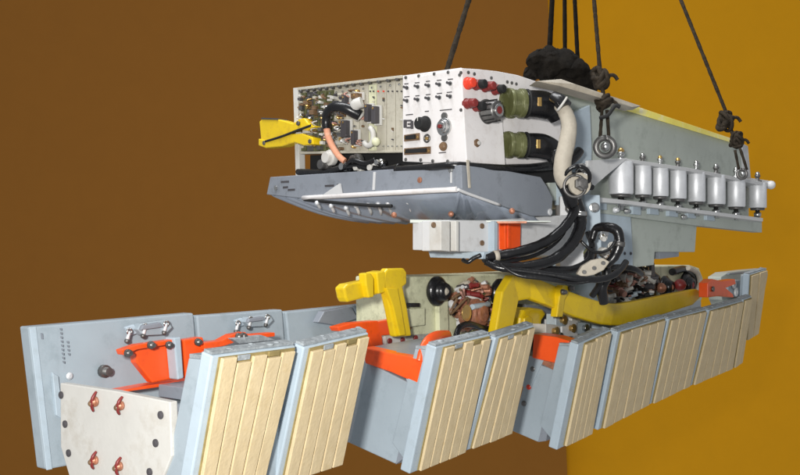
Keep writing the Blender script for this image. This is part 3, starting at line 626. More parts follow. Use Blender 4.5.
# segment boxes whose near ends show in the gaps
def seg_box(label, pts, p, length, extra, name="array_box"):
    P = [onP(u, v, p) for u, v in pts]
    t = thing(name, label, "box", P[2], "pale blue boxes behind the tiled panels")
    mb = MB(); mb.prism(P, C_ * length, 'blue'); mb.build("box_shell", t, .004)
    extra(t, p); return t
def exB(t, p):
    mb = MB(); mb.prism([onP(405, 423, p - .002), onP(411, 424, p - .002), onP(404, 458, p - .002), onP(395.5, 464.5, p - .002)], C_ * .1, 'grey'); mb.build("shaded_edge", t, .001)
    mb = MB(); mb.hexa([onP(343, 350, p + .22), onP(367.5, 362.5, p + .002), onP(349.5, 443, p + .002), onP(328, 434, p + .22)], [x + C_ * .03 + E_ * .02 for x in (onP(343, 350, p + .22), onP(367.5, 362.5, p + .002), onP(349.5, 443, p + .002), onP(328, 434, p + .22))], 'blue'); mb.build("inner_side", t, .001)
    mb = MB(); mb.prism([onP(402, 366, p - .01), onP(424, 372, p - .01), onP(420, 392, p - .01), onP(408, 386, p - .01)], C_ * .1, 'bluelt'); mb.build("edge_plate", t, .002)
def exC(t, p):
    for u, v, m_ in [(533, 369, 'dsteel'), (529, 387, 'red'), (524, 403.5, 'dsteel')]:
        mb = MB(); mb.lathe(onP(u, v, p), -C_, [(0, .010), (.004, .010), (.006, .006)], m_, 12); mb.build("screw", t, 0)
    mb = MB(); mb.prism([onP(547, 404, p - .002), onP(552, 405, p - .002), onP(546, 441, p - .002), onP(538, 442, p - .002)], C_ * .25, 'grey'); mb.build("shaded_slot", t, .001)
pB = onQ(425, 380, 1.57); pB = (pB - O).dot(C_) + .03
pC = onQ(566, 380, 1.56); pC = (pC - O).dot(C_) + .03
seg_box("pale blue box end showing between the second and third tiled panels", [(367, 362), (411, 384), (424, 372), (409, 445), (395, 464), (349, 443)], pB, .46, exB)
seg_box("pale blue box end with three screws between the fourth and fifth tiled panels", [(531, 357), (563, 374), (572, 372), (552, 430), (537.5, 442), (511, 430.5)], pC, .9, exC)
# near box behind A panels
t = thing("array_box", "pale blue box body at the near end beside the white end plate", "box", A(1.40, 1.66, -.60), "pale blue boxes behind the tiled panels")
mb = MB(); mb.prism([A(1.40, 1.60, -.34), A(1.40, 1.69, -.345), A(1.40, 1.72, -.70), A(1.40, 1.64, -.70)], C_ * .34, 'blue'); mb.build("side_web", t, .003)
mb = MB(); mb.prism([A(1.42, 1.69, -.42), A(1.42, 2.15, -.42), A(1.42, 2.15, -.70), A(1.42, 1.70, -.70)], C_ * .36, 'blue'); mb.build("box_shell", t, .003)
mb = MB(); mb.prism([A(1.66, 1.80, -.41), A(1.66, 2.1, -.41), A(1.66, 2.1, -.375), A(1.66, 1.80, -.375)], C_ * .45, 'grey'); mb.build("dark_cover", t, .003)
# hull floor running under the mechanism
t = thing("array_keel", "grey keel floor of the array under the yellow beam and machinery", "keel", A(3.2, 1.9, -.5))
mb = MB(); mb.prism([A(3.1, 1.66, -.40), A(3.1, 2.14, -.40), A(3.1, 2.12, -.52), A(3.1, 1.72, -.52)], C_ * 1.7, 'blue'); mb.build("keel_floor", t, .003)

# ---------- white end plate
pE = 1.362
t = thing("end_plate", "off-white bolted plate closing the near end of the array at lower left", "end plate", onP(110, 475, pE))
mb = MB(); q = lambda u, v, d=0: onP(u, v, pE - d)
mb.prism([q(60, 383), q(115, 391), q(170, 402), q(171.5, 456), q(163, 477), q(150, 500), q(76, 500), q(60.5, 447)], C_ * .022, 'offwhite'); mb.build("plate", t, .003)
for u, v in [(61.5, 395), (65.5, 424), (69, 453), (161, 415), (156, 443), (150, 472)]:
    mb = MB(); mb.lathe(q(u, v), -C_, [(0, .0095), (.003, .0095), (.0032, .0065), (.005, .005)], 'ink', 14); mb.build("bolt", t, 0)
for u, v, s_ in [(96, 401.5, 1.15), (122, 405.5, 1), (96, 460, 1), (120.5, 466, 1)]:
    mb = MB(); c = q(u, v)
    mb.lathe(c, -C_, [(0, .011 * s_), (.006, .011 * s_), (.007, .007), (.014, .007)], 'copper', 12)
    mb.tube([c + Z * .022 * s_ + RT * .006 - C_ * .006, c - C_ * .014 + RT * .004 + Z * .01, c - C_ * .012 - Z * .01, c - Z * .020 * s_ - RT * .003 - C_ * .004], [.003, .0045, .004, .003], 'darkred', 8); mb.ball(c - C_ * .010 - Z * .004 - RT * .004, .0075, 'bronze'); mb.build("red_latch", t, 0)

# ---------- far row of plates
def far_plate(tl, tr, blp, brp, label, seed):
    qt, qb = 2.261, 2.18
    a, b = onQ(*tl, qt), onQ(*tr, qt); d_, c_ = onQ(*blp, qb), onQ(*brp, qb)
    t = thing("far_panel", label, "panel", (c_ + d_) / 2, "plain blue panels of the far row")
    mb = MB(); n = -E_
    mb.hexa([a, b, c_, d_], [p - n * .045 for p in (a, b, c_, d_)], 'blue'); mb.build("panel_plate", t, .005)
    ux = (b - a).normalized(); dn = (d_ - a).normalized()
    return t, a, b, c_, d_, ux, dn
lugm = lambda u, v, q=2.235: onQ(u, v, q)
tF, a, b, c_, d_, ux, dn = far_plate((28.5, 327), (193.5, 313), (46, 470), (205, 440), "large pale blue panel at the far left with an orange bracket bolted on", 1)
mb = MB(); w4 = a.lerp(b, .03)
mb.hexa([a.lerp(b, -.0) - E_ * .004, a.lerp(b, .035) - E_ * .004, d_.lerp(c_, .03) - E_ * .004, d_ - E_ * .004], [a - E_ * .0, a.lerp(b, .035), d_.lerp(c_, .03), d_], 'bluelt'); mb.build("edge_strip", tF, .001)
mb = MB()
mb.prism([lugm(50, 372, 2.228), lugm(56, 376, 2.228), lugm(61, 419, 2.215), lugm(54, 415, 2.215)], -E_ * .012, 'bluelt'); mb.build("small_rail", tF, .002)
mb = MB(); mb.lathe(lugm(103, 371, 2.225) , -E_, [(0, .018), (.012, .018), (.014, .012), (.030, .012)], 'dsteel', 14); mb.build("stub_bolt", tF, 0)
mb = MB(); mb.lathe(lugm(69, 376, 2.225), -E_, [(0, .010), (.004, .010), (.007, .005)], 'alu', 12); mb.build("bright_rivet", tF, 0)
mb = MB()
for k in range(9): 
    v = 328 + k * 4.1; mb.prism([lugm(59.5 + k * .35, v, 2.252 - k * .003), lugm(60.5 + k * .35, v, 2.252 - k * .003), lugm(60.6 + k * .35, v + 2.4, 2.252 - k * .003), lugm(59.6 + k * .35, v + 1.2, 2.252 - k * .003)], -E_ * .006, 'grey')
for k in range(4):
    v = 341 + k * 4; mb.prism([lugm(66.5 + k * .4, v, 2.245 - k * .003), lugm(67.5 + k * .4, v, 2.245 - k * .003), lugm(67.5 + k * .4, v + 2.4, 2.245 - k * .003), lugm(66.5 + k * .4, v + 1.2, 2.245 - k * .003)], -E_ * .006, 'grey')
mb.prism([lugm(40.5, 333, 2.252), lugm(41.3, 333, 2.252), lugm(42, 339, 2.252), lugm(41.2, 339, 2.252)], -E_ * .006, 'grey')
mb.build("stencilled_marks", tF, 0)
def lug(t, u, v, sc=1.0):
    mb = MB(); k = lambda du, dv, qq: onQ(u + du * sc, v + dv * sc, qq)
    mb.prism([k(-12, 1, 2.245), k(14, -3, 2.245), k(19, 5, 2.24), k(12, 12, 2.235), k(-10, 13, 2.235), k(-16, 7, 2.24)], -E_ * .030, 'blue')
    mb.prism([k(-7, 3, 2.214), k(10, 0, 2.214), k(14, 5, 2.211), k(-9, 8, 2.211)], -E_ * .014, 'grey')
    mb.prism([k(-24, 5, 2.245), k(-15, 2, 2.245), k(-11, 11, 2.24), k(-20, 14, 2.24)], -E_ * .012, 'bluelt')
    mb.build("mounting_lug", t, .003)
    for du, dv in [(-20, 14), (-4, 9), (17, 6)]:
        mb = MB(); c = k(du, dv, 2.205); mb.tube([c - Z * .014, c + Z * .012 + C_ * .008], [.006, .0045], 'alu', 10); mb.ball(c - Z * .014, .008, 'dsteel'); mb.torus(c + Z * .012 + C_ * .008, E_, .008, .003, 'steel', 14, 6); mb.build("pin", t, 0)
lug(tF, 147, 322)
tF2, *_ = far_plate((197, 316), (282.5, 309.5), (205, 420), (290, 410), "pale blue panel in the middle of the far row, partly behind the nearest tiled panel", 2)
lug(tF2, 252, 316, .8)
tF3, *_ = far_plate((286, 312), (389, 301.5), (294, 395), (395, 380), "grey blue panel of the far row behind the yellow post", 3)
mb = MB(); mb.prism([onQ(318, 311, 2.24), onQ(345, 306, 2.24), onQ(352, 318, 2.235), onQ(330, 325, 2.235), onQ(312, 322, 2.238)], -E_ * .03, 'grey'); mb.prism([onQ(352, 305, 2.24), onQ(372, 303, 2.24), onQ(374, 312, 2.236), onQ(356, 314, 2.236)], -E_ * .02, 'blue'); mb.build("mounting_lug", tF3, .003)
tF4, *_ = far_plate((393, 301.5), (700, 273), (400, 370), (702, 325), "long blue panel of the far row almost hidden behind the pale green machinery box", 4)

# ---------- orange brackets
def oq(u, v, q=2.12): return onQ(u, v, q)
ob = thing("orange_bracket", "large orange bracket bolted on the far left panel", "bracket", oq(160, 382), "orange coupling brackets between the panels")
mb = MB()
mb.prism([oq(123, 350), oq(137, 346), oq(176, 340), oq(178.5, 378), oq(153, 383), oq(137, 363), oq(136, 353), oq(126, 355)], E_ * .03, 'orange'); mb.build("main_plate", ob, .004)
mb = MB(); mb.prism([oq(122, 350, 2.09), oq(138, 344.5, 2.09), oq(177, 339, 2.09), oq(177, 343.5, 2.09), oq(138, 349.5, 2.09), oq(124, 355.5, 2.09)], E_ * .03, 'orange'); mb.build("top_flange", ob, .003)
mb = MB(); mb.prism([oq(184, 340, 2.1), oq(203, 337, 2.1), oq(205, 345, 2.1), oq(203, 370, 2.1), oq(200, 378, 2.1), oq(186, 378.5, 2.1)], E_ * .035, 'orange'); mb.build("second_plate", ob, .004)
mb = MB(); mb.prism([oq(174, 338, 2.08), oq(181, 337, 2.08), oq(184, 378, 2.08), oq(178, 380, 2.08)], E_ * .04, 'bluelt'); mb.build("grey_bar", ob, .004)
mb = MB(); mb.prism([oq(118, 391, 2.13), oq(150, 385, 2.13), oq(204, 377.5, 2.13), oq(204, 380, 2.13), oq(150, 388.5, 2.13), oq(118, 393, 2.13)], E_ * .05, 'orange'); mb.build("base_strip", ob, .002)
mb = MB(); mb.prism([oq(204, 343, 2.08), oq(222, 340.5, 2.08), oq(233, 334.5, 2.08), oq(246, 332, 2.08), oq(248, 337.5, 2.08), oq(238, 341.5, 2.08), oq(225, 346, 2.08), oq(205, 350, 2.08)], E_ * .035, 'orange'); mb.build("link_arm", ob, .003)
mb = MB(); mb.prism([oq(250, 334.5, 2.08), oq(275, 332.5, 2.08), oq(275, 336.5, 2.08), oq(250, 339, 2.08)], E_ * .035, 'orange'); mb.build("link_bar", ob, .002)
for u, v in [(127, 353), (150, 345), (168, 345), (197, 342), (237.5, 336.5), (242, 336), (207, 352)]:
    mb = MB(); mb.lathe(oq(u, v, 2.08), -E_, [(0, .011), (.008, .011), (.009, .007), (.018, .007)], 'dsteel', 8); mb.build("bolt", ob, 0)
mb = MB(); mb.prism([oq(232, 338.5, 2.06), oq(262, 335, 2.06), oq(276, 340, 2.06), oq(240, 344, 2.06)], E_ * .05, 'rough'); mb.build("grey_clamp", ob, .003)
ob2 = thing("orange_bracket", "orange bracket with a flat arm in front of the yellow post", "bracket", oq(380, 365, 1.95), "orange coupling brackets between the panels")
z2 = lambda u, v: oq(u, v, 1.92)
mb = MB(); mb.prism([z2(338, 327), z2(352, 323), z2(378, 320.5), z2(382, 334), z2(384, 350), z2(374, 350), z2(368, 336), z2(353, 331), z2(340, 331.5)], E_ * .04, 'orange'); mb.build("main_plate", ob2, .004)
mb = MB(); mb.prism([z2(377, 322), z2(406, 316.5), z2(413, 318), z2(413, 330), z2(400, 334), z2(381, 336)], E_ * .03, 'orange'); mb.build("side_plate", ob2, .004)
mb = MB(); mb.prism([z2(385, 336), z2(430, 333), z2(428, 345), z2(386, 347)], E_ * .05 - Z * .01, 'offwhite'); mb.build("white_block", ob2, .002)
for u, v in [(389, 341), (402, 340), (415, 338)]:
    mb = MB(); mb.lathe(z2(u, v), -E_, [(0, .010), (.006, .010)], 'darkred', 10); mb.build("bolt", ob2, 0)
ob3 = thing("orange_hook_band", "orange band with upturned hook lying across the pale blue box in the first gap", "bracket", onP(400, 380, pB - .02), "orange coupling brackets between the panels")
k = lambda u, v, d=.02: onP(u, v, pB - d)
mb = MB(); mb.prism([k(363, 347), k(390, 353), k(424, 359), k(418, 384), k(390, 372), k(365, 363.5)], C_ * .05, 'orange'); mb.build("front_band", ob3, .004)
mb = MB(); mb.tube([onP(421, 362, pB - .015), onP(424, 350, pB - .0), onQ(429, 341, 1.60), onQ(438, 336, 1.62), onQ(449, 334.5, 1.66)], [.018, .019, .018, .017, .014], 'orange', 12, squash=.6); mb.build("hook", ob3, .001)
mb = MB(); mb.hexa([onP(366, 347.5, pB), onP(422, 357.5, pB), onP(422, 357.5, pB) + C_ * .42 + Z*.01, onP(366, 347.5, pB) + C_ * .42 + Z*.01], [onP(366, 351.5, pB), onP(422, 361, pB), onP(422, 361, pB) + C_ * .42 - Z * .02, onP(366, 351.5, pB) + C_ * .42 - Z * .02], 'grey'); mb.build("dark_lid", ob3, .002)
ob4 = thing("orange_bracket", "orange block over a dark gap between the fourth and fifth tiled panels", "bracket", onP(550, 365, pC - .02), "orange coupling brackets between the panels")
k = lambda u, v, d=.02: onP(u, v, pC - d)
mb = MB(); mb.prism([k(533.5, 334), k(556, 337), k(569, 341), k(567, 366), k(550, 362), k(532, 358)], C_ * .08, 'orange'); mb.build("main_plate", ob4, .004)
mb = MB(); mb.prism([k(532, 358, .0), k(565, 364, 0), k(562, 374, 0), k(531, 362, 0)], C_ * .06, 'copper'); mb.build("brown_gap_fill", ob4, .002)  # dark gap under the block, put in as a brown slab
ob5 = thing("orange_bracket", "small forked red-orange bracket at the far right end of the array", "bracket", oq(718, 296, 1.66), "orange coupling brackets between the panels")
k = lambda u, v: oq(u, v, 1.64)
mb = MB(); mb.prism([k(708, 283), k(713, 279), k(722, 281), k(735, 279), k(736, 284), k(726, 288), k(733, 294), k(734, 297.5), k(720, 296), k(708, 297.5)], E_ * .05, 'orange'); mb.build("main_plate", ob5, .004)
mb = MB(); mb.lathe(k(712, 289), -E_, [(0, .014), (.01, .014)], 'dsteel', 12); mb.build("bolt", ob5, 0)
# far right end casing
t = thing("end_casing", "grey stepped casing closing the far right tip of the array", "casing", oq(745, 300, 1.8))
k = lambda u, v, q=1.82: oq(u, v, q)
mb = MB(); mb.prism([k(721, 277), k(728, 272.5), k(749, 270), k(766, 268.5), k(768, 274), k(758, 330), k(740, 340), k(722, 300)], E_ * .08, 'green'); mb.build("shell", t, .004)
mb = MB(); mb.prism([k(728, 281, 1.78), k(740, 280, 1.78), k(741, 297, 1.78), k(729, 297, 1.78)], E_ * .04, 'blue'); mb.build("boss_plate", t, .003)
for u, v in [(734, 284), (736, 292)]:
    mb = MB(); mb.torus(k(u, v, 1.77), E_, .020, .009, 'ltgrey', 20, 8); mb.build("boss", t, 0)
mb = MB(); mb.tube([k(728, 274, 1.81), k(748, 272, 1.81), k(765, 270.5, 1.81)], .004, 'grey', 8); mb.build("seam", t, 0)

# ---------- pale green machinery box
qG = 1.92
gg = lambda u, v, d=0: onQ(u, v, qG - d)
t = thing("machinery_box", "long pale green machinery box in the middle of the array with round ports", "machinery box", gg(560, 335))
mb = MB(); mb.prism([gg(404, 277), gg(500, 274), gg(600, 268.5), gg(690, 265), gg(699, 268), gg(703, 278), gg(702, 300), gg(600, 330), gg(505, 345), gg(405, 345)], E_ * .22, 'palegreen'); mb.build("box_shell", t, .006)
mb = MB(); mb.prism([gg(439, 300, .02), gg(448, 298, .02), gg(449, 338, .02), gg(440, 338, .02)], E_ * .02, 'palegreen'); mb.build('raised_rib', t, .002)
mb = MB(); mb.prism([gg(408, 309, .02), gg(425, 308, .02), gg(425, 325, .02), gg(409, 327, .02)], E_ * .02, 'palegreen'); mb.build("raised_rib", t, .002)
mb = MB(); mb.prism([gg(411, 303, .022), gg(420, 303, .022), gg(420, 307, .022), gg(411, 307, .022)], E_ * .02, 'black'); mb.build("slot", t, .001)
def port(u, v, R, d0=.0, ins='black'):
    mb = MB(); c = gg(u, v, d0)
    mb.lathe(c, -E_, [(0, R * .8), (.012, R * 1.0), (.024, R * 1.0), (.034, R * .8), (.036, R * .66), (.05, R * .62), (.062, R * .5), (.064, R * .36), (.050, R * .30)], 'black', 30)
    mb.build("rubber_ring", t, 0)
    mb = MB(); mb.lathe(c - E_ * .045, -E_, [(0, R * .30), (.014, R * .26), (.02, R * .12)], ins, 16); mb.build("port_plug", t, 0)
port(433, 291, .054, 0, 'beige'); port(496, 293, .056, .06, 'dsteel'); port(647, 282, .075, .02, 'dsteel'); port(662, 287, .062, .02, 'copper'); port(683, 285, .075, .02, 'darkred')
mb = MB(); mb.ball(gg(661, 288, .10), .028, 'copper'); mb.build("copper_dome", t, 0)
mb = MB(); mb.ball(gg(680, 285, .10), .034, 'darkred'); mb.build("red_dome", t, 0)
mb = MB(); mb.tube([gg(688, 268, .06), gg(697, 273, .06), gg(699.5, 283, .06), gg(695, 293, .06)], .014, 'beige', 10); mb.tube([gg(672, 272, .03), gg(684, 269, .03), gg(693, 276, .03), gg(694, 288, .03)], .02, 'black', 10); mb.build("end_gasket", t, 0)

# copper motor cluster
random.seed(12)
t = thing("motor_cluster", "cluster of copper and reddish round fittings between the two black rings", "motor", gg(470, 335))
mb = MB(); mb.lathe(gg(466, 313, .05), -E_, [(0, .055), (.05, .055), (.052, .048), (.07, .048), (.072, .03), (.08, .03)], 'copper', 26); mb.build("motor_end", t, .001)
mb = MB(); mb.lathe(gg(466, 313, .13), -E_, [(0, .030), (.004, .030), (.005, .02)], 'brass', 20); mb.build("motor_cap", t, .001)
for i in range(95):
    a_ = random.uniform(0, 6.28); rr = math.sqrt(random.random()); u = 468 + 18 * rr * math.cos(a_); v = 307 + 25 * rr * math.sin(a_)
    r_ = random.uniform(.005, .016); L_ = random.uniform(.02, .09); m_ = random.choice(['copper', 'bronze', 'copper', 'wire', 'beige', 'darkred', 'copper', 'olive', 'ltgrey', 'ink'])
    mb = MB(); dv = (-E_ + V((random.uniform(-.5, .5), random.uniform(-.5, .5), random.uniform(-.5, .5)))).normalized()
    mb.lathe(gg(u, v, .01), dv, [(0, r_), (L_ * .6, r_), (L_ * .62, r_ * .7), (L_, r_ * .65)], m_, 12); mb.build("fitting", t, .0008)
for i in range(12):
    mb = MB(); u = random.uniform(452, 492); v = random.uniform(288, 330)
    mb.tube([gg(u + random.uniform(-9, 9), v + random.uniform(-9, 9), random.uniform(.04, .1)) for _ in range(4)], random.uniform(.003, .006), random.choice(['wire', 'offwhite', 'black', 'bronze', 'copper']), 6); mb.build("wire", t, 0)
mb = MB(); mb.tube([gg(456, 336, .13), gg(460, 327, .13), gg(470, 324, .13), gg(483, 328, .13), gg(500, 330, .12)], .011, 'black', 10); mb.build("black_hose", t, 0)
mb = MB(); mb.tube([gg(472, 307, .12), gg(480, 305.5, .12), gg(489, 304, .11)], .010, 'bluelt', 10); mb.build("grey_rod", t, 0)
# pink wiring cluster in the middle
t = thing("wiring_cluster", "tangle of pink and black wires and fittings above the bend of the yellow beam", "wiring", gg(610, 305))
for i in range(75):
    u = random.uniform(594, 644); v = random.uniform(267, 302 - abs(u - 612) * .1); r_ = random.uniform(.007, .024); L_ = random.uniform(.03, .10)
    mb = MB(); dv = (-E_ + V((random.uniform(-.6, .6), random.uniform(-.6, .6), random.uniform(-.6, .6)))).normalized()
    mb.lathe(gg(u, v, .10), dv, [(0, r_), (L_ * .6, r_), (L_ * .62, r_ * .7), (L_, r_ * .65)], random.choice(['ink', 'black', 'offwhite', 'wire', 'offwhite', 'wire', 'blackm', 'bronze', 'bluelt']), 12); mb.build("fitting", t, .0008)
for i in range(26):
    u = random.uniform(600, 640); v = random.uniform(268, 298)
    mb = MB(); mb.tube([gg(u + random.uniform(-12, 12), v + random.uniform(-10, 10), random.uniform(.06, .14)) for _ in range(5)], random.uniform(.004, .009), random.choice(['wire', 'wire', 'offwhite', 'black', 'darkred', 'ink']), 7); mb.build("wire", t, 0)
mb = MB(); mb.prism([gg(646, 263, .06), gg(649, 263, .06), gg(651, 297, .06), gg(645, 297, .06)], -E_ * .03, 'black'); mb.build("black_flange", t, .001)

# ---------- yellow beams
yq = lambda u, v, q=1.66: onQ(u, v, q)
t = thing("yellow_beam", "long bent yellow beam running above the tiled panels, with a downward leg at its left end", "beam", yq(505, 332))
mb = MB()
st = [(503, 292, 500, 311, 1.74), (513, 275.5, 519, 301, 1.735), (530, 275.5, 531, 299, 1.72), (559, 287, 545, 304, 1.69), (583, 296, 575, 317, 1.655), (600, 301.3, 594, 322.5, 1.635), (608, 303, 602, 324.6, 1.628), (615, 303.6, 611, 325.6, 1.625), (622, 303.2, 620, 325.8, 1.63), (632, 301.6, 632, 324, 1.64), (650, 298, 650, 319, 1.66), (678, 292.5, 676, 310.5, 1.70), (697, 289, 693, 305, 1.72), (702.5, 292, 700, 298, 1.725)]
mi = mb._mi('yellow'); rg = []
for (u0, v0, u1, v1, qq) in st:
    p0, p1 = onQ(u0, v0, qq), onQ(u1, v1, qq); rg.append([mb.bm.verts.new(x) for x in (p0, p1, p1 + E_ * .034, p0 + E_ * .034)])
for i in range(len(rg) - 1):
    for k_ in range(4):
        f = mb.bm.faces.new([rg[i][k_], rg[i][(k_ + 1) % 4], rg[i + 1][(k_ + 1) % 4], rg[i + 1][k_]]); f.material_index = mi
mb.bm.faces.new(rg[0]).material_index = mi; mb.bm.faces.new(rg[-1][::-1]).material_index = mi
bmesh.ops.recalc_face_normals(mb.bm, faces=mb.bm.faces[:])
mb.build("bent_bar", t, .007)
mb = MB(); mb.prism([onQ(495.5, 335, 1.735), onQ(503, 291.5, 1.735), onQ(513, 275, 1.735), onQ(521, 276, 1.735), onQ(519, 301, 1.735), onQ(511.5, 335, 1.735)], E_ * .036, 'yellow'); mb.build("leg", t, .006)
mb = MB()
mb.prism([yq(557, 317, 1.665), yq(560, 296, 1.665), yq(563, 285, 1.665), yq(568, 285.5, 1.665), yq(569, 293, 1.665), yq(565, 300, 1.665), yq(563, 317, 1.665)], E_ * .03, 'yellow'); mb.build("collar", t, .004)
for u, v in [(561.5, 292), (569, 288)]:
    mb = MB(); mb.lathe(yq(u, v, 1.665), -E_, [(0, .011), (.012, .011), (.013, .008), (.022, .008)], 'dsteel', 10); mb.build("bolt", t, 0)
t2 = thing("yellow_stub", "short rounded yellow block under the arch of the yellow beam", "block", yq(535, 334, 1.80))
mb = MB(); mb.prism([yq(519, 340, 1.80), yq(521, 318, 1.80), yq(525, 310, 1.80), yq(532, 307.5, 1.80), yq(543, 309, 1.80), yq(547, 314, 1.80), yq(542, 321, 1.80), yq(541, 340, 1.80)], E_ * .08, 'yellow'); mb.build("block", t2, .010)
mb = MB(); mb.prism([yq(523, 340, 1.79), yq(525, 318, 1.79), yq(529, 315, 1.79), yq(533, 318, 1.79), yq(532, 340, 1.79)], E_ * .02, 'yellow'); mb.build("raised_web", t2, .004)
mb = MB(); mb.prism([yq(525, 304, 1.86), yq(552, 308, 1.86), yq(553, 330, 1.86), yq(540, 336, 1.86)], E_ * .05, 'grey'); mb.build("grey_backing", t2, .002)
t3 = thing("yellow_post", "yellow post with a horizontal arm reaching left, behind the second tiled panel", "post", yq(405, 333, 1.80))
yp = lambda u, v, q=1.84: onQ(u, v, q)
mb = MB(); mb.prism([yp(383, 290), yp(385, 272), yp(388, 268.5), yp(404, 268), yp(407, 272), yp(407, 284), yp(403, 287), yp(407, 305), yp(412, 336), yp(396, 337), yp(391, 312), yp(386.5, 293)], E_ * .028, 'yellow'); mb.build("leg", t3, .006)
mb = MB(); mb.prism([yp(386.5, 288, 1.83), yp(398, 288, 1.83), yp(402, 310, 1.83), yp(406, 335, 1.83), yp(400, 336, 1.83), yp(393, 306, 1.83)], E_ * .02, 'yellow'); mb.build("leg_web", t3, .003)
mb = MB(); mb.prism([yp(344, 288, 1.86), yp(348, 284, 1.86), yp(372, 279, 1.86), yp(385, 277, 1.86), yp(387, 292, 1.86), yp(372, 296, 1.86), yp(348, 302.5, 1.86), yp(346, 298, 1.86)], E_ * .04, 'yellow'); mb.build("arm", t3, .006)
mb = MB(); mb.prism([yp(365.5, 273.5, 1.84), yp(370, 272.5, 1.84), yp(374, 278, 1.84), yp(374, 297, 1.84), yp(369, 298, 1.84), yp(366.5, 286, 1.84)], E_ * .03, 'yellow'); mb.build("collar", t3, .004)
mb = MB(); mb.prism([yp(377, 272.5, 1.84), yp(385, 270.5, 1.84), yp(387, 292, 1.84), yp(379, 294, 1.84)], E_ * .05, 'yellow'); mb.build("collar", t3, .004)

# ---------- clutter between the box and the near row
t = thing("valve_blocks", "white and grey valve blocks under the yellow beam, above the fifth tiled panel", "valve blocks", onQ(590, 335, 1.72))
vb = lambda u, v, q=1.74: onQ(u, v, q)
for (u, v, w_, h_, m_) in [(546, 324, 14, 14, 'offwhite'), (556, 314, 10, 12, 'bluelt'), (562, 320, 16, 16, 'ltgrey'), (576, 322, 14, 12, 'bluelt'), (588, 328, 16, 9, 'offwhite'), (572, 311, 9, 10, 'offwhite'), (545, 332, 24, 9, 'ltgrey')]:
    mb = MB(); mb.prism([vb(u, v), vb(u + w_, v + 1), vb(u + w_, v + h_ + 1), vb(u, v + h_)], E_ * random.uniform(.04, .1), m_); mb.build("block", t, .003)
    mb = MB(); mb.lathe(vb(u + w_ / 2, v + h_ / 2), -E_, [(0, .012), (.012, .012), (.013, .018), (.02, .018)], random.choice(['steel', 'brass', 'ltgrey']), 12); mb.build("spigot", t, .0008)

# ---------- the black cable loom
D0 = 3.18
def cable(name, label, pts, r, m='black', grp="black cables looping under the white case", ties=()):
    r = [x * .88 for x in r] if isinstance(r, list) else r * .88
    P = [at(u, v, D) for u, v, D in pts]; t = thing(name, label, "cable", P[-1], grp)
    mb = MB(); mb.tube(P, r, m, 14, wob=.06); mb.build("cable_jacket", t, 0)
    for i, mm in ties:
        d = (P[i + 1] - P[i - 1]).normalized(); mb = MB(); rr = r if not isinstance(r, list) else r[i]
        mb.lathe(P[i] - d * .008, d, [(0, rr * 1.12), (.016, rr * 1.12)], mm, 16); mb.build("tie_band", t, 0)
    return t
cable("cable", "thick black cable running from the hose end down and left beneath the grey frame", [(571, 193, 3.15), (574, 205, 3.15), (571, 218, 3.13), (556, 235, 3.1), (537, 246, 3.08), (515, 252.5, 3.05), (496, 256, 3.04), (484, 258, 3.02)], .019, ties=[(6, 'beige')])
cable("cable", "crinkled black cable on the outside of the loop beside the pale column", [(576, 200, 3.17), (580, 215, 3.17), (579, 230, 3.15), (571, 245, 3.12), (556, 258, 3.08), (535, 265, 3.05), (512, 267, 3.03), (492, 263, 3.02)], [.022, .024, .024, .022, .021, .02, .018, .015], ties=[(1, 'steel')])
cable("cable", "lowest black cable sweeping right over the top of the yellow beam", [(486, 262, 3.02), (500, 268, 3.0), (525, 271.5, 3.0), (552, 275, 3.0), (580, 279, 3.0), (602, 279, 3.02), (617, 273, 3.05), (626, 262, 3.1)], .0125)
cable("cable", "black cable arching over beside the lower blue plate and dropping to the wiring", [(592, 240, 3.25), (596, 229, 3.25), (606, 227, 3.22), (617, 231, 3.2), (619, 244, 3.2), (614, 257, 3.2), (605, 266, 3.2)], [.013, .016, .019, .021, .021, .019, .015], ties=[(4, 'dsteel')])
cable("cable", "thin black cable hanging between the loop and the pale column", [(588, 232, 3.28), (592, 246, 3.26), (587, 258, 3.24), (594, 268, 3.22), (600, 282, 3.22), (592, 296, 3.25)], .013)
cable("cable", "black cable dropping behind the yellow beam near the centre", [(604, 262, 3.25), (607, 276, 3.24), (602, 288, 3.24), (604, 303, 3.26)], .02)
cable("cable", "short black cable reaching right above the pink wires", [(606, 268, 3.3), (620, 267, 3.3), (634, 269, 3.3), (642, 274, 3.35)], .012)
cable("cable", "black cable end with steel wire strands under the left grey lip", [(481, 255, 3.0), (474, 258, 3.0), (468, 262, 3.0), (463, 260, 3.02)], .008)
cable("cable", "thin black cable just under the thick one, ending at the left grey lip", [(573, 212, 3.2), (560, 238, 3.15), (538, 254, 3.12), (512, 260, 3.08), (492, 258, 3.06)], .008)
cable("cable", "thin black wire drooping below the cable loop onto the yellow beam", [(500, 264, 3.0), (518, 275, 2.98), (545, 279, 2.98), (572, 283, 3.0), (590, 281, 3.0)], .007)
cable("cable", "thin black wire crossing in front of the pale column towards the arching cable", [(572, 232, 3.2), (583, 243, 3.18), (594, 252, 3.18), (608, 250, 3.18), (616, 240, 3.18)], .006)
cable("cable", "black sleeve lying along the far side of the lowest cable", [(490, 259, 3.1), (515, 265, 3.1), (545, 269, 3.12), (570, 270, 3.15), (588, 262, 3.2), (592, 250, 3.25)], .016)
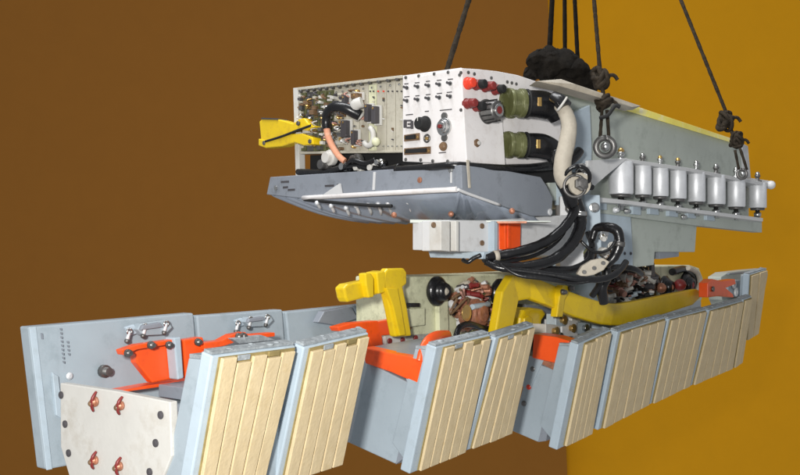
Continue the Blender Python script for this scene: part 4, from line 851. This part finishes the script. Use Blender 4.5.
# clamp: beige half-disc
t = thing("beige_clamp", "beige crescent clamp holding the cables over the yellow beam", "clamp", at(595, 276, 3.12))
mb = MB(); k = lambda u, v: at(u, v, 3.1)
mb.prism([k(577, 274), k(582, 266), k(592, 260), k(603, 258), k(610, 262), k(604, 270), k(594, 275), k(583, 277)], FW * .03, 'beige'); mb.build("plate", t, .004)
for u, v in [(584, 272), (603, 263), (594, 268)]:
    mb = MB(); mb.lathe(k(u, v), -FW, [(0, .007), (.008, .007)], 'dsteel', 10); mb.build("bolt", t, 0)
# beige elbow hose
t = thing("beige_hose", "beige curved hose running down from the upper black elbow to a steel ring", "hose", at(575, 190, 3.2))
mb = MB(); mb.tube([at(559, 105, 3.12), at(565, 112, 3.1), at(569, 125, 3.09), at(567, 142, 3.09), at(563, 160, 3.09), at(563, 175, 3.1), at(568, 184, 3.1)], [.020, .024, .026, .028, .029, .031, .030], 'beige', 18, wob=.02); mb.build("hose_tube", t, 0)
mb = MB(); mb.lathe(at(575, 185, 3.12), -(FW + RT * -.2), [(0, .034), (.03, .034), (.031, .038), (.045, .038)], 'beige', 26); mb.lathe(at(575, 185, 3.12) - (FW + RT * -.2).normalized() * .046, -(FW + RT * -.2), [(0, .024), (.016, .024), (.017, .016), (.026, .016), (.027, .008)], 'dsteel', 6); mb.build("hose_end", t, .001)
mb = MB(); mb.torus(at(575, 186, 3.07), FW, .036, .005, 'dsteel', 28, 8); mb.torus(at(577, 178, 3.08), FW + Z * .5, .042, .007, 'black', 28, 8); mb.build("clamp_ring", t, 0)
mb = MB(); mb.tube([at(553, 97, 3.12), at(560, 101, 3.1), at(565, 107, 3.09)], [.02, .024, .026], 'black', 14); mb.torus(at(562, 104, 3.09), (RT - Z * .7), .026, .004, 'offwhite', 20, 6); mb.build("black_cuff", t, 0)
mb = MB(); mb.tube([at(556, 150, 3.12), at(559, 165, 3.12), at(562, 180, 3.12), at(568, 192, 3.12), at(572, 205, 3.14)], [.018, .022, .024, .024, .024], 'black', 14, wob=.03); mb.build("black_branch", t, 0)
# fittings round the ring
t = thing("pipe_fittings", "dark fittings packed round the steel ring beside the pale column", "fittings", at(580, 205, 3.3))
random.seed(21)
for i in range(16):
    u = random.uniform(566, 586); v = random.uniform(170, 210); r_ = random.uniform(.008, .02)
    mb = MB(); dv = (-FW + V((random.uniform(-.6, .6), random.uniform(-.6, .6), random.uniform(-.6, .6)))).normalized()
    mb.lathe(at(u, v, 3.26), dv, [(0, r_), (.03, r_), (.032, r_ * .7), (.05, r_ * .6)], random.choice(['dsteel', 'black', 'steel', 'ink', 'bronze']), 10); mb.build("fitting", t, .0008)
for i in range(14):
    u = random.uniform(586, 612); v = random.uniform(232, 262); r_ = random.uniform(.008, .018)
    mb = MB(); dv = (-FW + V((random.uniform(-.6, .6), random.uniform(-.6, .6), random.uniform(-.6, .6)))).normalized()
    mb.lathe(at(u, v, 3.34), dv, [(0, r_), (.03, r_), (.032, r_ * .7), (.05, r_ * .6)], random.choice(['dsteel', 'offwhite', 'steel', 'ink', 'bronze', 'olive']), 10); mb.build("fitting", t, .0008)

for o in bpy.data.objects:
    if '_w' in o: del o['_w']
